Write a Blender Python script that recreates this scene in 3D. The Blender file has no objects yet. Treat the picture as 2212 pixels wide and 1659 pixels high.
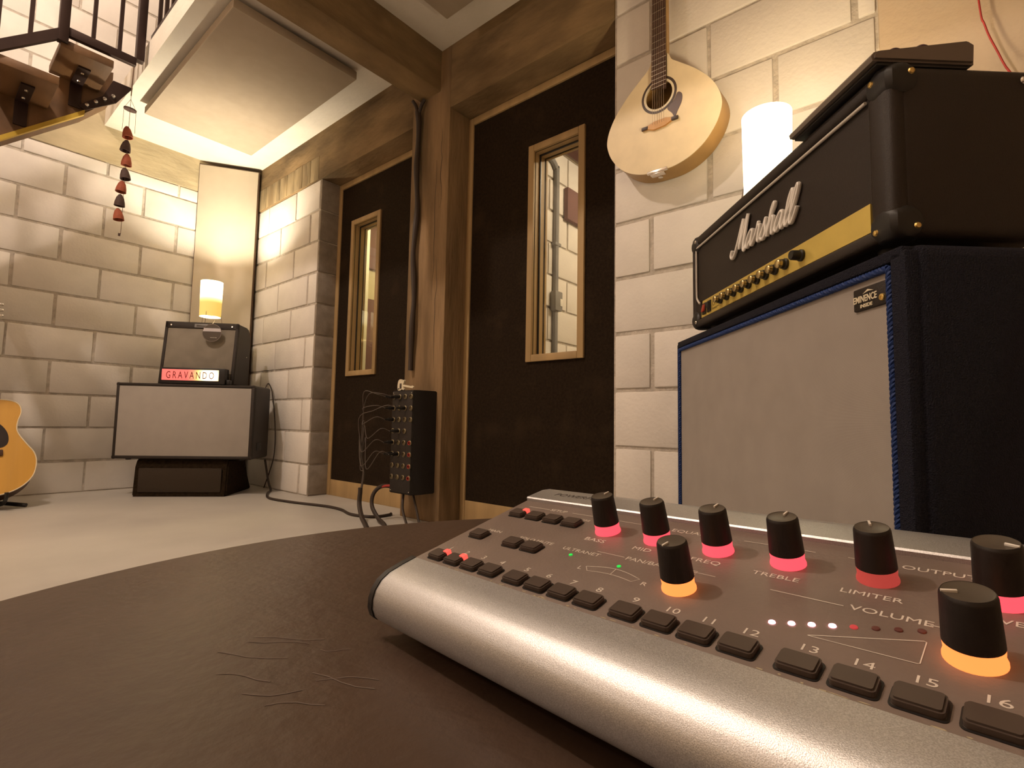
import bpy, bmesh, math, random
from mathutils import Matrix, Vector
random.seed(7)
S = bpy.context.scene
COL = S.collection
R = math.radians

# ------------------------------------------------------------------ camera
CAMZ = 0.468
cd = bpy.data.cameras.new('camera'); cam = bpy.data.objects.new('camera', cd); COL.objects.link(cam)
cd.sensor_width = 36.0; cd.lens = 36.0 * 1115.64 / 2212.0; cd.clip_start = 0.01
_m = ((0.64389, -0.76490, 0.01825), (0.06883, 0.03415, -0.99704), (0.76201, 0.64325, 0.07463))
_r, _d, _f = Vector(_m[0]), Vector(_m[1]), Vector(_m[2])
_f.normalize(); _r = (_r - _f * _r.dot(_f)).normalized(); _u = _r.cross(_f).normalized()
mw = Matrix.Identity(4)
for i in range(3):
    mw[i][0] = _r[i]; mw[i][1] = _u[i]; mw[i][2] = -_f[i]
mw[0][3], mw[1][3], mw[2][3] = 0, 0, CAMZ
cam.matrix_world = mw
S.camera = cam

# ------------------------------------------------------------------ world, exposure, lights
w = bpy.data.worlds.new('world'); S.world = w; w.use_nodes = True
w.node_tree.nodes['Background'].inputs[0].default_value = (1.0, 0.74, 0.5, 1)
w.node_tree.nodes['Background'].inputs[1].default_value = 0.02
S.view_settings.view_transform = 'Standard'; S.view_settings.look = 'None'
S.view_settings.gamma = 1.0; S.view_settings.use_curve_mapping = False
S.view_settings.exposure = 0.25

WARM = (1.0, 0.80, 0.655)
def light(name, kind, loc, power, color=WARM, size=0.1, rot=None, spot=None):
    l = bpy.data.lights.new(name, kind); l.energy = power; l.color = color
    if kind == 'AREA': l.size = size
    else: l.shadow_soft_size = size
    if spot: l.spot_size = spot[0]; l.spot_blend = spot[1]
    o = bpy.data.objects.new(name, l); COL.objects.link(o); o.location = loc
    if rot: o.rotation_euler = rot
    return o
# pendant bulbs hung high in the stairwell and over the loft, outside the frame
light('stairwell_bulb_light', 'POINT', (-0.75, 2.20, 3.7), 152, WARM, 0.05)
# unseen low fill light added at the left to brighten the lower back wall
light('lower_wall_fill_light', 'POINT', (-1.6, 2.0, 2.0), 22, WARM, 0.06)
light('loft_bulb_light', 'POINT', (-0.5, 1.3, 4.2), 20, WARM, 0.05)
# ------------------------------------------------------------------ helpers
def sset(bs, nm, v):
    if nm in bs.inputs: bs.inputs[nm].default_value = v
MATS = {}
def pm(name, col, rough=0.6, metal=0.0, var=0.0, vscale=8.0, bump=0.0, bscale=60.0, stretch=(1, 1, 1), col2=None, rand=0.0,
       emit=None, estr=0.0, coat=0.0, spec=0.5, trans=0.0, detail=4.0, dark=None, dscale=3.0, dlo=.55, dhi=.7):
    """Principled material with noise colour variation, noise bump and optional blotches."""
    if name in MATS: return MATS[name]
    m = bpy.data.materials.new(name); m.use_nodes = True; nt = m.node_tree; N = nt.nodes; Lk = nt.links
    bs = N['Principled BSDF']
    c4 = (*col, 1)
    sset(bs, 'Base Color', c4); sset(bs, 'Roughness', rough); sset(bs, 'Metallic', metal)
    sset(bs, 'Coat Weight', coat); sset(bs, 'Specular IOR Level', spec); sset(bs, 'Transmission Weight', trans)
    if emit: sset(bs, 'Emission Color', (*emit, 1)); sset(bs, 'Emission Strength', estr)
    cur = None
    if var > 0 or col2 or bump > 0 or dark:
        tc = N.new('ShaderNodeTexCoord'); mp = N.new('ShaderNodeMapping'); mp.inputs['Scale'].default_value = stretch
        Lk.new(tc.outputs['Object'], mp.inputs['Vector'])
        vec = mp.outputs['Vector']
        if rand > 0:
            oi = N.new('ShaderNodeObjectInfo'); ad = N.new('ShaderNodeVectorMath'); ad.operation = 'MULTIPLY_ADD'
            cmb = N.new('ShaderNodeCombineXYZ')
            for k in range(3): Lk.new(oi.outputs['Random'], cmb.inputs[k])
            Lk.new(cmb.outputs[0], ad.inputs[0]); ad.inputs[1].default_value = (37, 53, 71); Lk.new(vec, ad.inputs[2]); vec = ad.outputs[0]
    if var > 0 or col2:
        n = N.new('ShaderNodeTexNoise'); n.inputs['Scale'].default_value = vscale; n.inputs['Detail'].default_value = detail
        Lk.new(vec, n.inputs['Vector'])
        rp = N.new('ShaderNodeValToRGB'); rp.color_ramp.elements[0].position = .32; rp.color_ramp.elements[1].position = .7
        lo = tuple(max(0, x * (1 - var)) for x in col) if not col2 else col2
        rp.color_ramp.elements[0].color = (*lo, 1); rp.color_ramp.elements[1].color = (*(tuple(min(1, x * (1 + var * .5)) for x in col)), 1)
        Lk.new(n.outputs['Fac'], rp.inputs['Fac']); cur = rp.outputs['Color']
    if dark:
        n2 = N.new('ShaderNodeTexNoise'); n2.inputs['Scale'].default_value = dscale; n2.inputs['Detail'].default_value = 6
        Lk.new(vec, n2.inputs['Vector'])
        r2 = N.new('ShaderNodeMapRange'); r2.inputs['From Min'].default_value = dlo; r2.inputs['From Max'].default_value = dhi
        Lk.new(n2.outputs['Fac'], r2.inputs['Value'])
        mx = N.new('ShaderNodeMix'); mx.data_type = 'RGBA'; mx.inputs['B'].default_value = (*dark, 1)
        if cur: Lk.new(cur, mx.inputs['A'])
        else: mx.inputs['A'].default_value = c4
        Lk.new(r2.outputs[0], mx.inputs['Factor']); cur = mx.outputs['Result']
    if rand > 0 and cur:
        hv = N.new('ShaderNodeHueSaturation'); mr = N.new('ShaderNodeMapRange'); mr.inputs['To Min'].default_value = 1 - rand; mr.inputs['To Max'].default_value = 1 + rand * .6
        Lk.new(oi.outputs['Random'], mr.inputs['Value']); Lk.new(mr.outputs[0], hv.inputs['Value']); Lk.new(cur, hv.inputs['Color']); cur = hv.outputs['Color']
    if cur: Lk.new(cur, bs.inputs['Base Color'])
    if bump > 0:
        nb = N.new('ShaderNodeTexNoise'); nb.inputs['Scale'].default_value = bscale; nb.inputs['Detail'].default_value = 5
        Lk.new(vec, nb.inputs['Vector'])
        bp = N.new('ShaderNodeBump'); bp.inputs['Strength'].default_value = bump; bp.inputs['Distance'].default_value = .01
        Lk.new(nb.outputs['Fac'], bp.inputs['Height']); Lk.new(bp.outputs[0], bs.inputs['Normal'])
    MATS[name] = m
    return m
def weave(name, c1, c2, scale=900, rough=.9, bump=.3):
    """woven cloth: two crossed fine waves"""
    if name in MATS: return MATS[name]
    m = bpy.data.materials.new(name); m.use_nodes = True; nt = m.node_tree; N = nt.nodes; Lk = nt.links; bs = N['Principled BSDF']
    sset(bs, 'Roughness', rough); sset(bs, 'Specular IOR Level', .2)
    tc = N.new('ShaderNodeTexCoord'); ws = []
    for d in ('X', 'Z'):
        wv = N.new('ShaderNodeTexWave'); wv.bands_direction = d; wv.inputs['Scale'].default_value = scale / 6.283; wv.inputs['Distortion'].default_value = .6; wv.inputs['Detail Scale'].default_value = 3
        Lk.new(tc.outputs['Object'], wv.inputs['Vector']); ws.append(wv.outputs['Fac'])
    mu = N.new('ShaderNodeMath'); mu.operation = 'MULTIPLY'; Lk.new(ws[0], mu.inputs[0]); Lk.new(ws[1], mu.inputs[1])
    no = N.new('ShaderNodeTexNoise'); no.inputs['Scale'].default_value = 14; no.inputs['Detail'].default_value = 6; Lk.new(tc.outputs['Object'], no.inputs['Vector'])
    ad = N.new('ShaderNodeMath'); ad.operation = 'MULTIPLY_ADD'; Lk.new(no.outputs['Fac'], ad.inputs[0]); ad.inputs[1].default_value = .5; Lk.new(mu.outputs[0], ad.inputs[2])
    rp = N.new('ShaderNodeValToRGB'); rp.color_ramp.elements[0].color = (*c1, 1); rp.color_ramp.elements[1].color = (*c2, 1); rp.color_ramp.elements[1].position = .9
    Lk.new(ad.outputs[0], rp.inputs['Fac']); Lk.new(rp.outputs['Color'], bs.inputs['Base Color'])
    bp = N.new('ShaderNodeBump'); bp.inputs['Strength'].default_value = bump; bp.inputs['Distance'].default_value = .001
    Lk.new(mu.outputs[0], bp.inputs['Height']); Lk.new(bp.outputs[0], bs.inputs['Normal'])
    MATS[name] = m; return m

def new_bm(): return bmesh.new()
def T(*v): return Matrix.Translation(v)
def box(bm, x0, x1, y0, y1, z0, z1, bev=0.0, seg=2, M=None):
    t = bmesh.new(); bmesh.ops.create_cube(t, size=1)
    for v in t.verts: v.co = Vector(((x0 + x1) / 2 + v.co.x * (x1 - x0), (y0 + y1) / 2 + v.co.y * (y1 - y0), (z0 + z1) / 2 + v.co.z * (z1 - z0)))
    if bev > 0: bmesh.ops.bevel(t, geom=t.edges[:], offset=bev, segments=seg, affect='EDGES', profile=.5)
    merge(bm, t, M); return bm
def merge(bm, t, M=None):
    if M is not None: bmesh.ops.transform(t, matrix=M, verts=t.verts)
    me = bpy.data.meshes.new('tmp'); t.to_mesh(me); t.free(); bm.from_mesh(me); bpy.data.meshes.remove(me)
def cyl(bm, r0, r1, z0, z1, seg=24, M=None, cap=True):
    lathe(bm, [(r0, z0), (r1, z1)], seg, M, cap)
def lathe(bm, prof, seg=24, M=None, cap=True, closed=False):
    """revolve (r, z) profile about z"""
    t = bmesh.new(); rings = []
    for r, z in prof:
        if r < 1e-6: rings.append([t.verts.new((0, 0, z))])
        else: rings.append([t.verts.new((r * math.cos(2 * math.pi * k / seg), r * math.sin(2 * math.pi * k / seg), z)) for k in range(seg)])
    prs = list(zip(rings[:-1], rings[1:])) + ([(rings[-1], rings[0])] if closed else [])
    for a, b in prs:
        for k in range(seg):
            k2 = (k + 1) % seg
            if len(a) == 1 and len(b) == 1: continue
            if len(a) == 1: t.faces.new((a[0], b[k2], b[k]))
            elif len(b) == 1: t.faces.new((a[k], a[k2], b[0]))
            else: t.faces.new((a[k], a[k2], b[k2], b[k]))
    if cap and not closed:
        if len(rings[0]) > 1: t.faces.new(list(reversed(rings[0])))
        if len(rings[-1]) > 1: t.faces.new(rings[-1])
    bmesh.ops.recalc_face_normals(t, faces=t.faces[:])
    merge(bm, t, M)
def catmull(P, n=6, closed=False):
    P = [Vector(p) for p in P]; out = []
    L = len(P)
    for i in range(L if closed else L - 1):
        p0 = P[(i - 1) % L] if (closed or i > 0) else P[0]; p1 = P[i]; p2 = P[(i + 1) % L]
        p3 = P[(i + 2) % L] if (closed or i + 2 < L) else P[-1]
        for k in range(n):
            t = k / n
            out.append(.5 * ((2 * p1) + (p2 - p0) * t + (2 * p0 - 5 * p1 + 4 * p2 - p3) * t * t + (3 * p1 - p0 - 3 * p2 + p3) * t ** 3))
    if not closed: out.append(P[-1])
    return out
def tube(bm, pts, r, seg=8, M=None, flat=1.0, closed=False, fn=None):
    pts = [Vector(p) for p in pts]; t = bmesh.new(); rings = []
    up = None; n = len(pts)
    for i, p in enumerate(pts):
        if closed: tg = pts[(i + 1) % n] - pts[(i - 1) % n]
        else: tg = pts[min(i + 1, n - 1)] - pts[max(i - 1, 0)]
        tg.normalize()
        if up is None:
            up = Vector((0, 0, 1)) if abs(tg.z) < .9 else Vector((0, 1, 0))
        sd = tg.cross(up)
        if sd.length < 1e-6: sd = tg.orthogonal()
        sd.normalize(); up = sd.cross(tg).normalized()
        rr = r if fn is None else r * fn(i / (n - 1))
        rings.append([t.verts.new(p + sd * math.cos(2 * math.pi * k / seg) * rr + up * math.sin(2 * math.pi * k / seg) * rr * flat) for k in range(seg)])
    for a, b in list(zip(rings[:-1], rings[1:])) + ([(rings[-1], rings[0])] if closed else []):
        for k in range(seg):
            k2 = (k + 1) % seg; t.faces.new((a[k], a[k2], b[k2], b[k]))
    if not closed:
        t.faces.new(list(reversed(rings[0]))); t.faces.new(rings[-1])
    bmesh.ops.recalc_face_normals(t, faces=t.faces[:])
    merge(bm, t, M)
def prism(bm, poly, h0, h1, M=None, hole=None, bev=0.0):
    """polygon in xy extruded z h0..h1 ; optional hole polygon"""
    t = bmesh.new()
    def ring(pl, h): return [t.verts.new((p[0], p[1], h)) for p in pl]
    a, b = ring(poly, h0), ring(poly, h1)
    n = len(poly)
    for k in range(n): t.faces.new((a[k], a[(k + 1) % n], b[(k + 1) % n], b[k]))
    if hole:
        c, d = ring(hole, h0), ring(hole, h1); m = len(hole)
        for k in range(m): t.faces.new((c[(k + 1) % m], c[k], d[k], d[(k + 1) % m]))
        for o, i in ((a, c), (b, d)):
            es = [t.edges.get((o[k], o[(k + 1) % n])) for k in range(n)] + [t.edges.get((i[k], i[(k + 1) % m])) for k in range(m)]
            bmesh.ops.triangle_fill(t, edges=es, use_beauty=True)
    else:
        t.faces.new(list(reversed(a))); t.faces.new(b)
    bmesh.ops.recalc_face_normals(t, faces=t.faces[:])
    if bev > 0:
        es = [e for e in t.edges if abs(e.verts[0].co.z - e.verts[1].co.z) < 1e-6 and len(e.link_faces) == 2 and e.calc_face_angle(0) > .5]
        bmesh.ops.bevel(t, geom=es, offset=bev, segments=2, affect='EDGES')
    merge(bm, t, M)
def rrect(x0, x1, y0, y1, r, seg=5):
    P = []
    for cx, cy, a0 in ((x1 - r, y1 - r, 0), (x0 + r, y1 - r, 90), (x0 + r, y0 + r, 180), (x1 - r, y0 + r, 270)):
        for k in range(seg + 1):
            a = R(a0 + 90 * k / seg); P.append((cx + r * math.cos(a), cy + r * math.sin(a)))
    return P
def circ(cx, cy, r, n=28, ry=None):
    return [(cx + r * math.cos(2 * math.pi * k / n), cy + (ry or r) * math.sin(2 * math.pi * k / n)) for k in range(n)]

def finish(bm, name, mat, smooth=True, angle=32):
    me = bpy.data.meshes.new(name); bm.to_mesh(me); bm.free()
    if smooth:
        me.polygons.foreach_set('use_smooth', [True] * len(me.polygons))
        me.set_sharp_from_angle(angle=R(angle))
    if mat: me.materials.append(mat)
    return me
def obj(name, bm, mat, parent=None, loc=(0, 0, 0), rot=(0, 0, 0), label=None, smooth=True, kind=None, angle=32):
    me = finish(bm, name, mat, smooth, angle)
    return link(name, me, parent, loc, rot, label, kind)
def link(name, me, parent=None, loc=(0, 0, 0), rot=(0, 0, 0), label=None, kind=None):
    o = bpy.data.objects.new(name, me); COL.objects.link(o)
    o.location = loc; o.rotation_euler = rot
    if parent: o.parent = parent
    if label: o['label'] = label
    if kind: o['kind'] = kind
    return o
def tag(o, label, cat, group=None):
    o['label'] = label; o['category'] = cat
    if group: o['group'] = group
    return o
def thing(name, label, cat, loc=(0, 0, 0), rz=0.0, group=None, M=None):
    o = bpy.data.objects.new(name, None); COL.objects.link(o); o.empty_display_size = .05
    if M is not None: o.matrix_world = M
    else: o.location = loc; o.rotation_euler = (0, 0, rz)
    return tag(o, label, cat, group)
def struct(o, label=None, cat=None):
    o['kind'] = 'structure'
    if label: o['label'] = label
    if cat: o['category'] = cat
    return o
def B(*a, **k): bm = new_bm(); box(bm, *a, **k); return bm
def text_bm(s, size, ext=0.0, align='LEFT', xs=1.0, shear=0.0, sp=1.0, off=0.0):
    c = bpy.data.curves.new('txt', 'FONT'); c.body = s; c.size = size; c.extrude = ext; c.align_x = align; c.shear = shear
    c.space_character = sp; c.resolution_u = 3; c.offset = off
    o = bpy.data.objects.new('txt', c); COL.objects.link(o)
    dg = bpy.context.evaluated_depsgraph_get(); me = bpy.data.meshes.new_from_object(o.evaluated_get(dg))
    bpy.data.objects.remove(o); bpy.data.curves.remove(c)
    bm = new_bm(); bm.from_mesh(me); bpy.data.meshes.remove(me)
    if xs != 1: bmesh.ops.scale(bm, vec=(xs, 1, 1), verts=bm.verts)
    return bm
def text(name, s, size, loc, mat, parent, rot=(0, 0, 0), ext=0.0002, **k):
    return obj(name, text_bm(s, size, ext, **k), mat, parent, loc, rot, smooth=False)
FRONT = (R(90), 0, 0)     # text standing up, read from -y

# ------------------------------------------------------------------ materials
M_paint = pm('painted_block', (.81, .765, .705), .85, var=.05, vscale=9, bump=.14, bscale=80, rand=.06, spec=.25)
M_mortar = pm('mortar', (.60, .545, .475), .95, var=.22, vscale=30, bump=.55, bscale=90, spec=.1)
M_rawblock = pm('raw_block', (.34, .29, .235), .95, var=.2, vscale=20, bump=.2, bscale=120, rand=.08, spec=.15)
M_plaster = pm('plaster', (.62, .50, .36), .9, var=.08, vscale=6, bump=.25, bscale=60)
M_conc = pm('concrete_h', (.265, .178, .088), .85, var=.55, vscale=5, bump=.5, bscale=30, stretch=(1, .45, 1.2), dark=(.11, .07, .03), dscale=3.2, spec=.25, detail=9)
M_concx = pm('concrete_x', (.265, .178, .088), .85, var=.55, vscale=5, bump=.5, bscale=30, stretch=(.45, 1, 1.2), dark=(.11, .07, .03), dscale=3.2, spec=.25, detail=9)
M_concv = pm('concrete_v', (.29, .19, .10), .85, var=.35, vscale=9, bump=.5, bscale=40, stretch=(1.6, 1.6, .25), dark=(.15, .10, .05), dscale=4, spec=.25, detail=9)
M_backbeam = pm('concrete_pale', (.50, .42, .27), .9, var=.25, vscale=7, bump=.5, bscale=40, stretch=(.4, 1, 1))
M_ceil = pm('ceiling_white', (.72, .67, .58), .9, var=.07, vscale=5, bump=.15, bscale=50)
M_floor = pm('floor_cement', (.52, .49, .445), .42, var=.12, vscale=2.2, bump=.06, bscale=25, dark=(.46, .43, .385), dscale=1.3, dlo=.5, dhi=.8)
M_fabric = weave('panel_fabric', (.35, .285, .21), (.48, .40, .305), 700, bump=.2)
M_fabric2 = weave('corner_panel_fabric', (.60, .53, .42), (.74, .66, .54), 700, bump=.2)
M_felt = pm('door_felt', (.026, .0165, .0095), .95, var=.35, vscale=90, bump=.5, bscale=250, dark=(.036, .023, .013), dscale=6, spec=.1)
M_wood = pm('pale_wood', (.44, .30, .14), .55, var=.2, vscale=12, bump=.1, bscale=40, stretch=(1, 1, .12), spec=.35)
M_stair = pm('stair_wood', (.16, .080, .030), .55, var=.35, vscale=10, bump=.15, bscale=40, stretch=(1, .15, 1))
M_steel = pm('dark_steel', (.045, .025, .02), .5, .6, var=.2)
M_black = pm('black_plastic', (.012, .010, .009), .45)
M_blackm = pm('black_matte', (.014, .010, .008), .8, bump=.3, bscale=200)
M_tolex = pm('black_tolex', (.019, .0115, .007), .48, bump=.3, bscale=900, spec=.45)
M_carpet = pm('black_carpet', (.030, .019, .010), .95, var=.4, vscale=60, bump=.8, bscale=300, spec=.1)
M_blue = pm('blue_tolex', (.0065, .0065, .018), .7, var=.3, vscale=200, bump=.7, bscale=500, spec=.3)
M_cord = pm('blue_cord', (.012, .035, .145), .6, spec=.3)
M_grille = weave('light_grille', (.255, .225, .200), (.435, .392, .350), 2400, bump=.25)
M_grille2 = weave('pale_grille', (.315, .287, .255), (.46, .42, .375), 1800, bump=.2)
M_grille3 = weave('dark_silver_grille', (.13, .11, .085), (.36, .32, .26), 1500, bump=.2)
M_gold = pm('gold_panel', (.70, .53, .13), .38, .35, var=.08, vscale=20)
M_goldcap = pm('gold_knob_cap', (.75, .60, .30), .25, .9)
M_white = pm('white_plastic', (.85, .82, .76), .45)
M_pipe = pm('white_piping', (.62, .57, .50), .5)
M_silver = pm('silver_paint', (.58, .58, .59), .36, .8, bump=.10, bscale=2600, var=.22, vscale=2200, detail=1.0)
M_panel = pm('mixer_panel', (.205, .158, .135), .42, var=.12, vscale=30, bump=.06, bscale=500, dark=(.225, .178, .155), dscale=12)
M_print = pm('panel_print', (.68, .62, .55), .6)
M_dprint = pm('dark_print', (.05, .04, .035), .6)
M_knob = pm('knob_rubber', (.010, .006, .005), .5, bump=.05, bscale=300)
M_knobtop = pm('knob_top', (.075, .060, .045), .38)
M_button = pm('button_rubber', (.070, .050, .040), .42)
M_leather = pm('dark_leather', (.070, .043, .029), .40, var=.12, vscale=14, bump=.10, bscale=70, dark=(.080, .051, .036), dscale=3, dlo=.4, dhi=.8, spec=.4)
M_spruce = pm('pale_spruce', (.80, .67, .45), .45, var=.06, vscale=20, stretch=(1, .05, 1), spec=.3)
M_rib = pm('maple_rib', (.45, .27, .09), .4, var=.2, vscale=9)
M_honey = pm('honey_spruce', (.66, .36, .07), .3, var=.08, vscale=20, stretch=(1, .05, .05), coat=.4)
M_rose = pm('rosewood', (.075, .034, .020), .5, var=.3, vscale=14, stretch=(1, .1, 1))
M_nut = pm('dark_trim', (.055, .035, .028), .5)
M_ivory = pm('ivory', (.74, .66, .48), .5)
M_chrome = pm('chrome', (.75, .72, .68), .2, 1.0)
M_brass = pm('brass', (.70, .50, .18), .3, .95)
M_red = pm('red_rubber', (.45, .03, .02), .5)
M_cable = pm('cable_black', (.035, .022, .015), .6)
M_cableg = pm('cable_grey', (.10, .078, .062), .6)
M_terra = pm('terracotta', (.36, .085, .035), .75, var=.25, vscale=40)
M_terrad = pm('dark_clay', (.075, .040, .032), .75, var=.25, vscale=40)
M_string = pm('twine', (.15, .09, .06), .9)
M_purple = pm('plum_panel', (.20, .105, .095), .95, bump=.2, bscale=200)
M_grey = pm('grey_conduit', (.24, .235, .23), .45)
M_yellow = pm('yellow_strip', (.62, .42, .05), .5)
M_cream = pm('booth_cream', (.66, .58, .38), .85, var=.06, vscale=6)
def emission(name, col, st):
    if name in MATS: return MATS[name]
    m = bpy.data.materials.new(name); m.use_nodes = True; bs = m.node_tree.nodes['Principled BSDF']
    sset(bs, 'Base Color', (*[c * .3 for c in col], 1)); sset(bs, 'Emission Color', (*col, 1)); sset(bs, 'Emission Strength', st); MATS[name] = m; return m
def glass_mat():
    m = bpy.data.materials.new('pane_glass'); m.use_nodes = True; nt = m.node_tree; N = nt.nodes; Lk = nt.links
    for n in list(N):
        if n.type != 'OUTPUT_MATERIAL': N.remove(n)
    tr = N.new('ShaderNodeBsdfTransparent'); tr.inputs[0].default_value = (.95, .95, .93, 1)
    gl = N.new('ShaderNodeBsdfGlossy'); gl.inputs['Roughness'].default_value = .02
    fr = N.new('ShaderNodeFresnel'); fr.inputs['IOR'].default_value = 1.45
    ge = N.new('ShaderNodeNewGeometry'); mm = N.new('ShaderNodeMath'); mm.operation = 'MULTIPLY_ADD'; mm.inputs[1].default_value = -1; mm.inputs[2].default_value = 1; Lk.new(ge.outputs['Backfacing'], mm.inputs[0])
    m3 = N.new('ShaderNodeMath'); m3.operation = 'MULTIPLY'; Lk.new(mm.outputs[0], m3.inputs[0]); Lk.new(fr.outputs[0], m3.inputs[1])
    mx = N.new('ShaderNodeMixShader'); Lk.new(m3.outputs[0], mx.inputs[0]); Lk.new(tr.outputs[0], mx.inputs[1]); Lk.new(gl.outputs[0], mx.inputs[2])
    Lk.new(mx.outputs[0], [n for n in N if n.type == 'OUTPUT_MATERIAL'][0].inputs[0]); return m
M_glass = glass_mat()

# ------------------------------------------------------------------ the shell
XW, YW, ZC, ZL = 1.63, 4.052, 2.31, 1.99      # door wall face, back wall face, ceiling, lintel underside
struct(obj('floor', B(-3.1, 4.2, -3.1, 4.3, -.1, 0), M_floor))
# blocks --------------------------------------------------------------
def block_mesh(L, H, D, name='block'):
    t = new_bm(); box(t, -L / 2, L / 2, 0, D, -H / 2, H / 2, .004, 2)
    return finish(t, name, M_paint)
BL = {}
def blockm(L, H):
    k = (round(L, 3), round(H, 3))
    if k not in BL: BL[k] = block_mesh(L, H, .07)
    return BL[k]
J = .014
def lay(parent, a0, a1, z0, z1, phase, place, kz0=0.19):
    """running bond between a0..a1 ; place(centre_a, centre_z) -> (loc, rotz)"""
    k = math.floor((z0 - kz0) / .2 + 1e-6)
    while kz0 + .2 * k < z1 - 1e-4:
        zb, zt = max(z0, kz0 + .2 * k), min(z1, kz0 + .2 * (k + 1))
        ph = phase + (.2 if k % 2 else 0)
        i = math.floor((a0 - ph) / .4)
        while ph + .4 * i < a1 - 1e-4:
            s0, s1 = max(a0, ph + .4 * i), min(a1, ph + .4 * (i + 1))
            if s1 - s0 > .035 and zt - zb > .035:
                loc, rz = place((s0 + s1) / 2 + random.uniform(-.0025, .0025), (zb + zt) / 2 + random.uniform(-.002, .002))
                link('block', blockm(s1 - s0 - J, zt - zb - J), parent, loc, (random.uniform(-.003, .003), 0, rz + random.uniform(-.003, .003)))
            i += 1
        k += 1
jit = lambda: random.uniform(-.002, .002)
wb = struct(obj('wall_back', B(-3.1, 4.2, YW + .006, YW + .25, 0, 4.6), M_mortar))
lay(wb, -1.1, XW + .02, 0, 2.08, .16, lambda a, z: ((a, YW + jit(), z), 0))
lay(wb, -1.1, XW + .02, 2.44, 3.9, .16, lambda a, z: ((a, YW + jit(), z), 0))
bb = new_bm(); box(bb, -3.1, XW + .1, YW - .004, YW + .1, 2.08, 2.44)
struct(obj('trim_1', bb, M_backbeam), 'pale stained concrete beam along the top of the back wall', 'beam')
wr = new_bm(); box(wr, XW + .006, 1.95, 2.99, YW + .1, 0, ZC); box(wr, XW + .006, 1.95, .05, .905, 0, ZC)
wr = struct(obj('wall_right', wr, M_mortar))
dplace = lambda a, z: ((XW + jit(), a, z), R(-90))
lay(wr, 2.99, YW, 0, ZL, 2.9, dplace)
lay(wr, .107, .905, 0, ZC, -.04, dplace)
# raw block ends in the door reveal
for k in range(11):
    zb, zt = max(0, -.01 + .2 * k), min(ZL, -.01 + .2 * (k + 1))
    if zt - zb > .04: obj('block_end', B(XW + .003, 1.80, 2.982, 2.999, zb + .005, zt - .005, .004), M_rawblock, wr)
struct(obj('wall_right_end', B(XW - .004, 1.95, -3.1, .107, 0, ZC, .006), M_plaster))
struct(obj('wall_left', B(-3.2, -3.1, -3.1, 4.3, 0, 4.6), M_plaster))
struct(obj('wall_rear', B(-3.1, 4.2, -3.2, -3.1, 0, 4.6), M_plaster))
struct(obj('wall_loft', B(4.1, 4.2, -3.1, 4.3, 0, 4.6), M_plaster))
struct(obj('ceiling_loft', B(-3.2, 4.2, -3.2, 4.3, 4.6, 4.7), M_ceil))
# slabs : stairwell is open for x < .722, y > 1.95
struct(obj('ceiling', B(.722, 4.1, 1.94, YW + .01, ZC, 2.44), M_ceil))
struct(obj('ceiling_front', B(.722, 4.1, -3.1, 1.94, ZC, 2.44), M_ceil))
# beams and column
def concrete(name, args, mat, label, cat='beam'):
    return struct(obj(name, B(*args, bev=.006), mat), label, cat)
concrete('trim_2', (XW - .003, 1.95, 2.05, YW + .02, ZL, ZC + .01), M_conc, 'stained concrete beam over the far door')
concrete('trim_3', (XW - .003, 1.95, .905, 1.83, ZL, ZC + .01), M_conc, 'stained concrete beam over the near door')
concrete('trim_4', (.72, XW + .02, 1.868, 2.02, 2.10, ZC + .02), M_concx, 'concrete cross beam running from the column into the room')
concrete('concrete_column', (XW - .006, 1.95, 1.796, 2.08, 0, ZC), M_concv, 'stained concrete column between the two dark doors', 'column')
col = bpy.data.objects['concrete_column']; random.seed(5)
for y0_, z0_, z1_ in ((1.86, .72, 1.25), (1.885, 1.05, 1.75), (2.035, .75, 1.0), (1.845, 1.5, 1.9)):
    P = [(XW - .0062, y0_ + random.uniform(-.006, .006), z0_ + (z1_ - z0_) * k / 8) for k in range(9)]
    bm = new_bm(); tube(bm, catmull(P, 3), .0013, 5, fn=lambda q: .25 + .75 * math.sin(math.pi * q)); obj('crack', bm, M_black, col)
# formwork board marks on the left part of the lintel
bm = new_bm()
for k in range(9):
    y = 3.02 + k * .105
    box(bm, XW - .0050 - .001 * (k % 3), XW, y + .001, y + .104, 1.996, 2.15, .002)
lt = obj('trim_5', bm, pm('board_mark', (.33, .245, .13), .9, var=.5, vscale=14, bump=.6, bscale=30, stretch=(1, 1, .25), dark=(.20, .14, .07), dscale=9, dlo=.5, dhi=.65))
struct(lt, 'row of upright formwork board marks on the concrete lintel', 'board marks')

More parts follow.
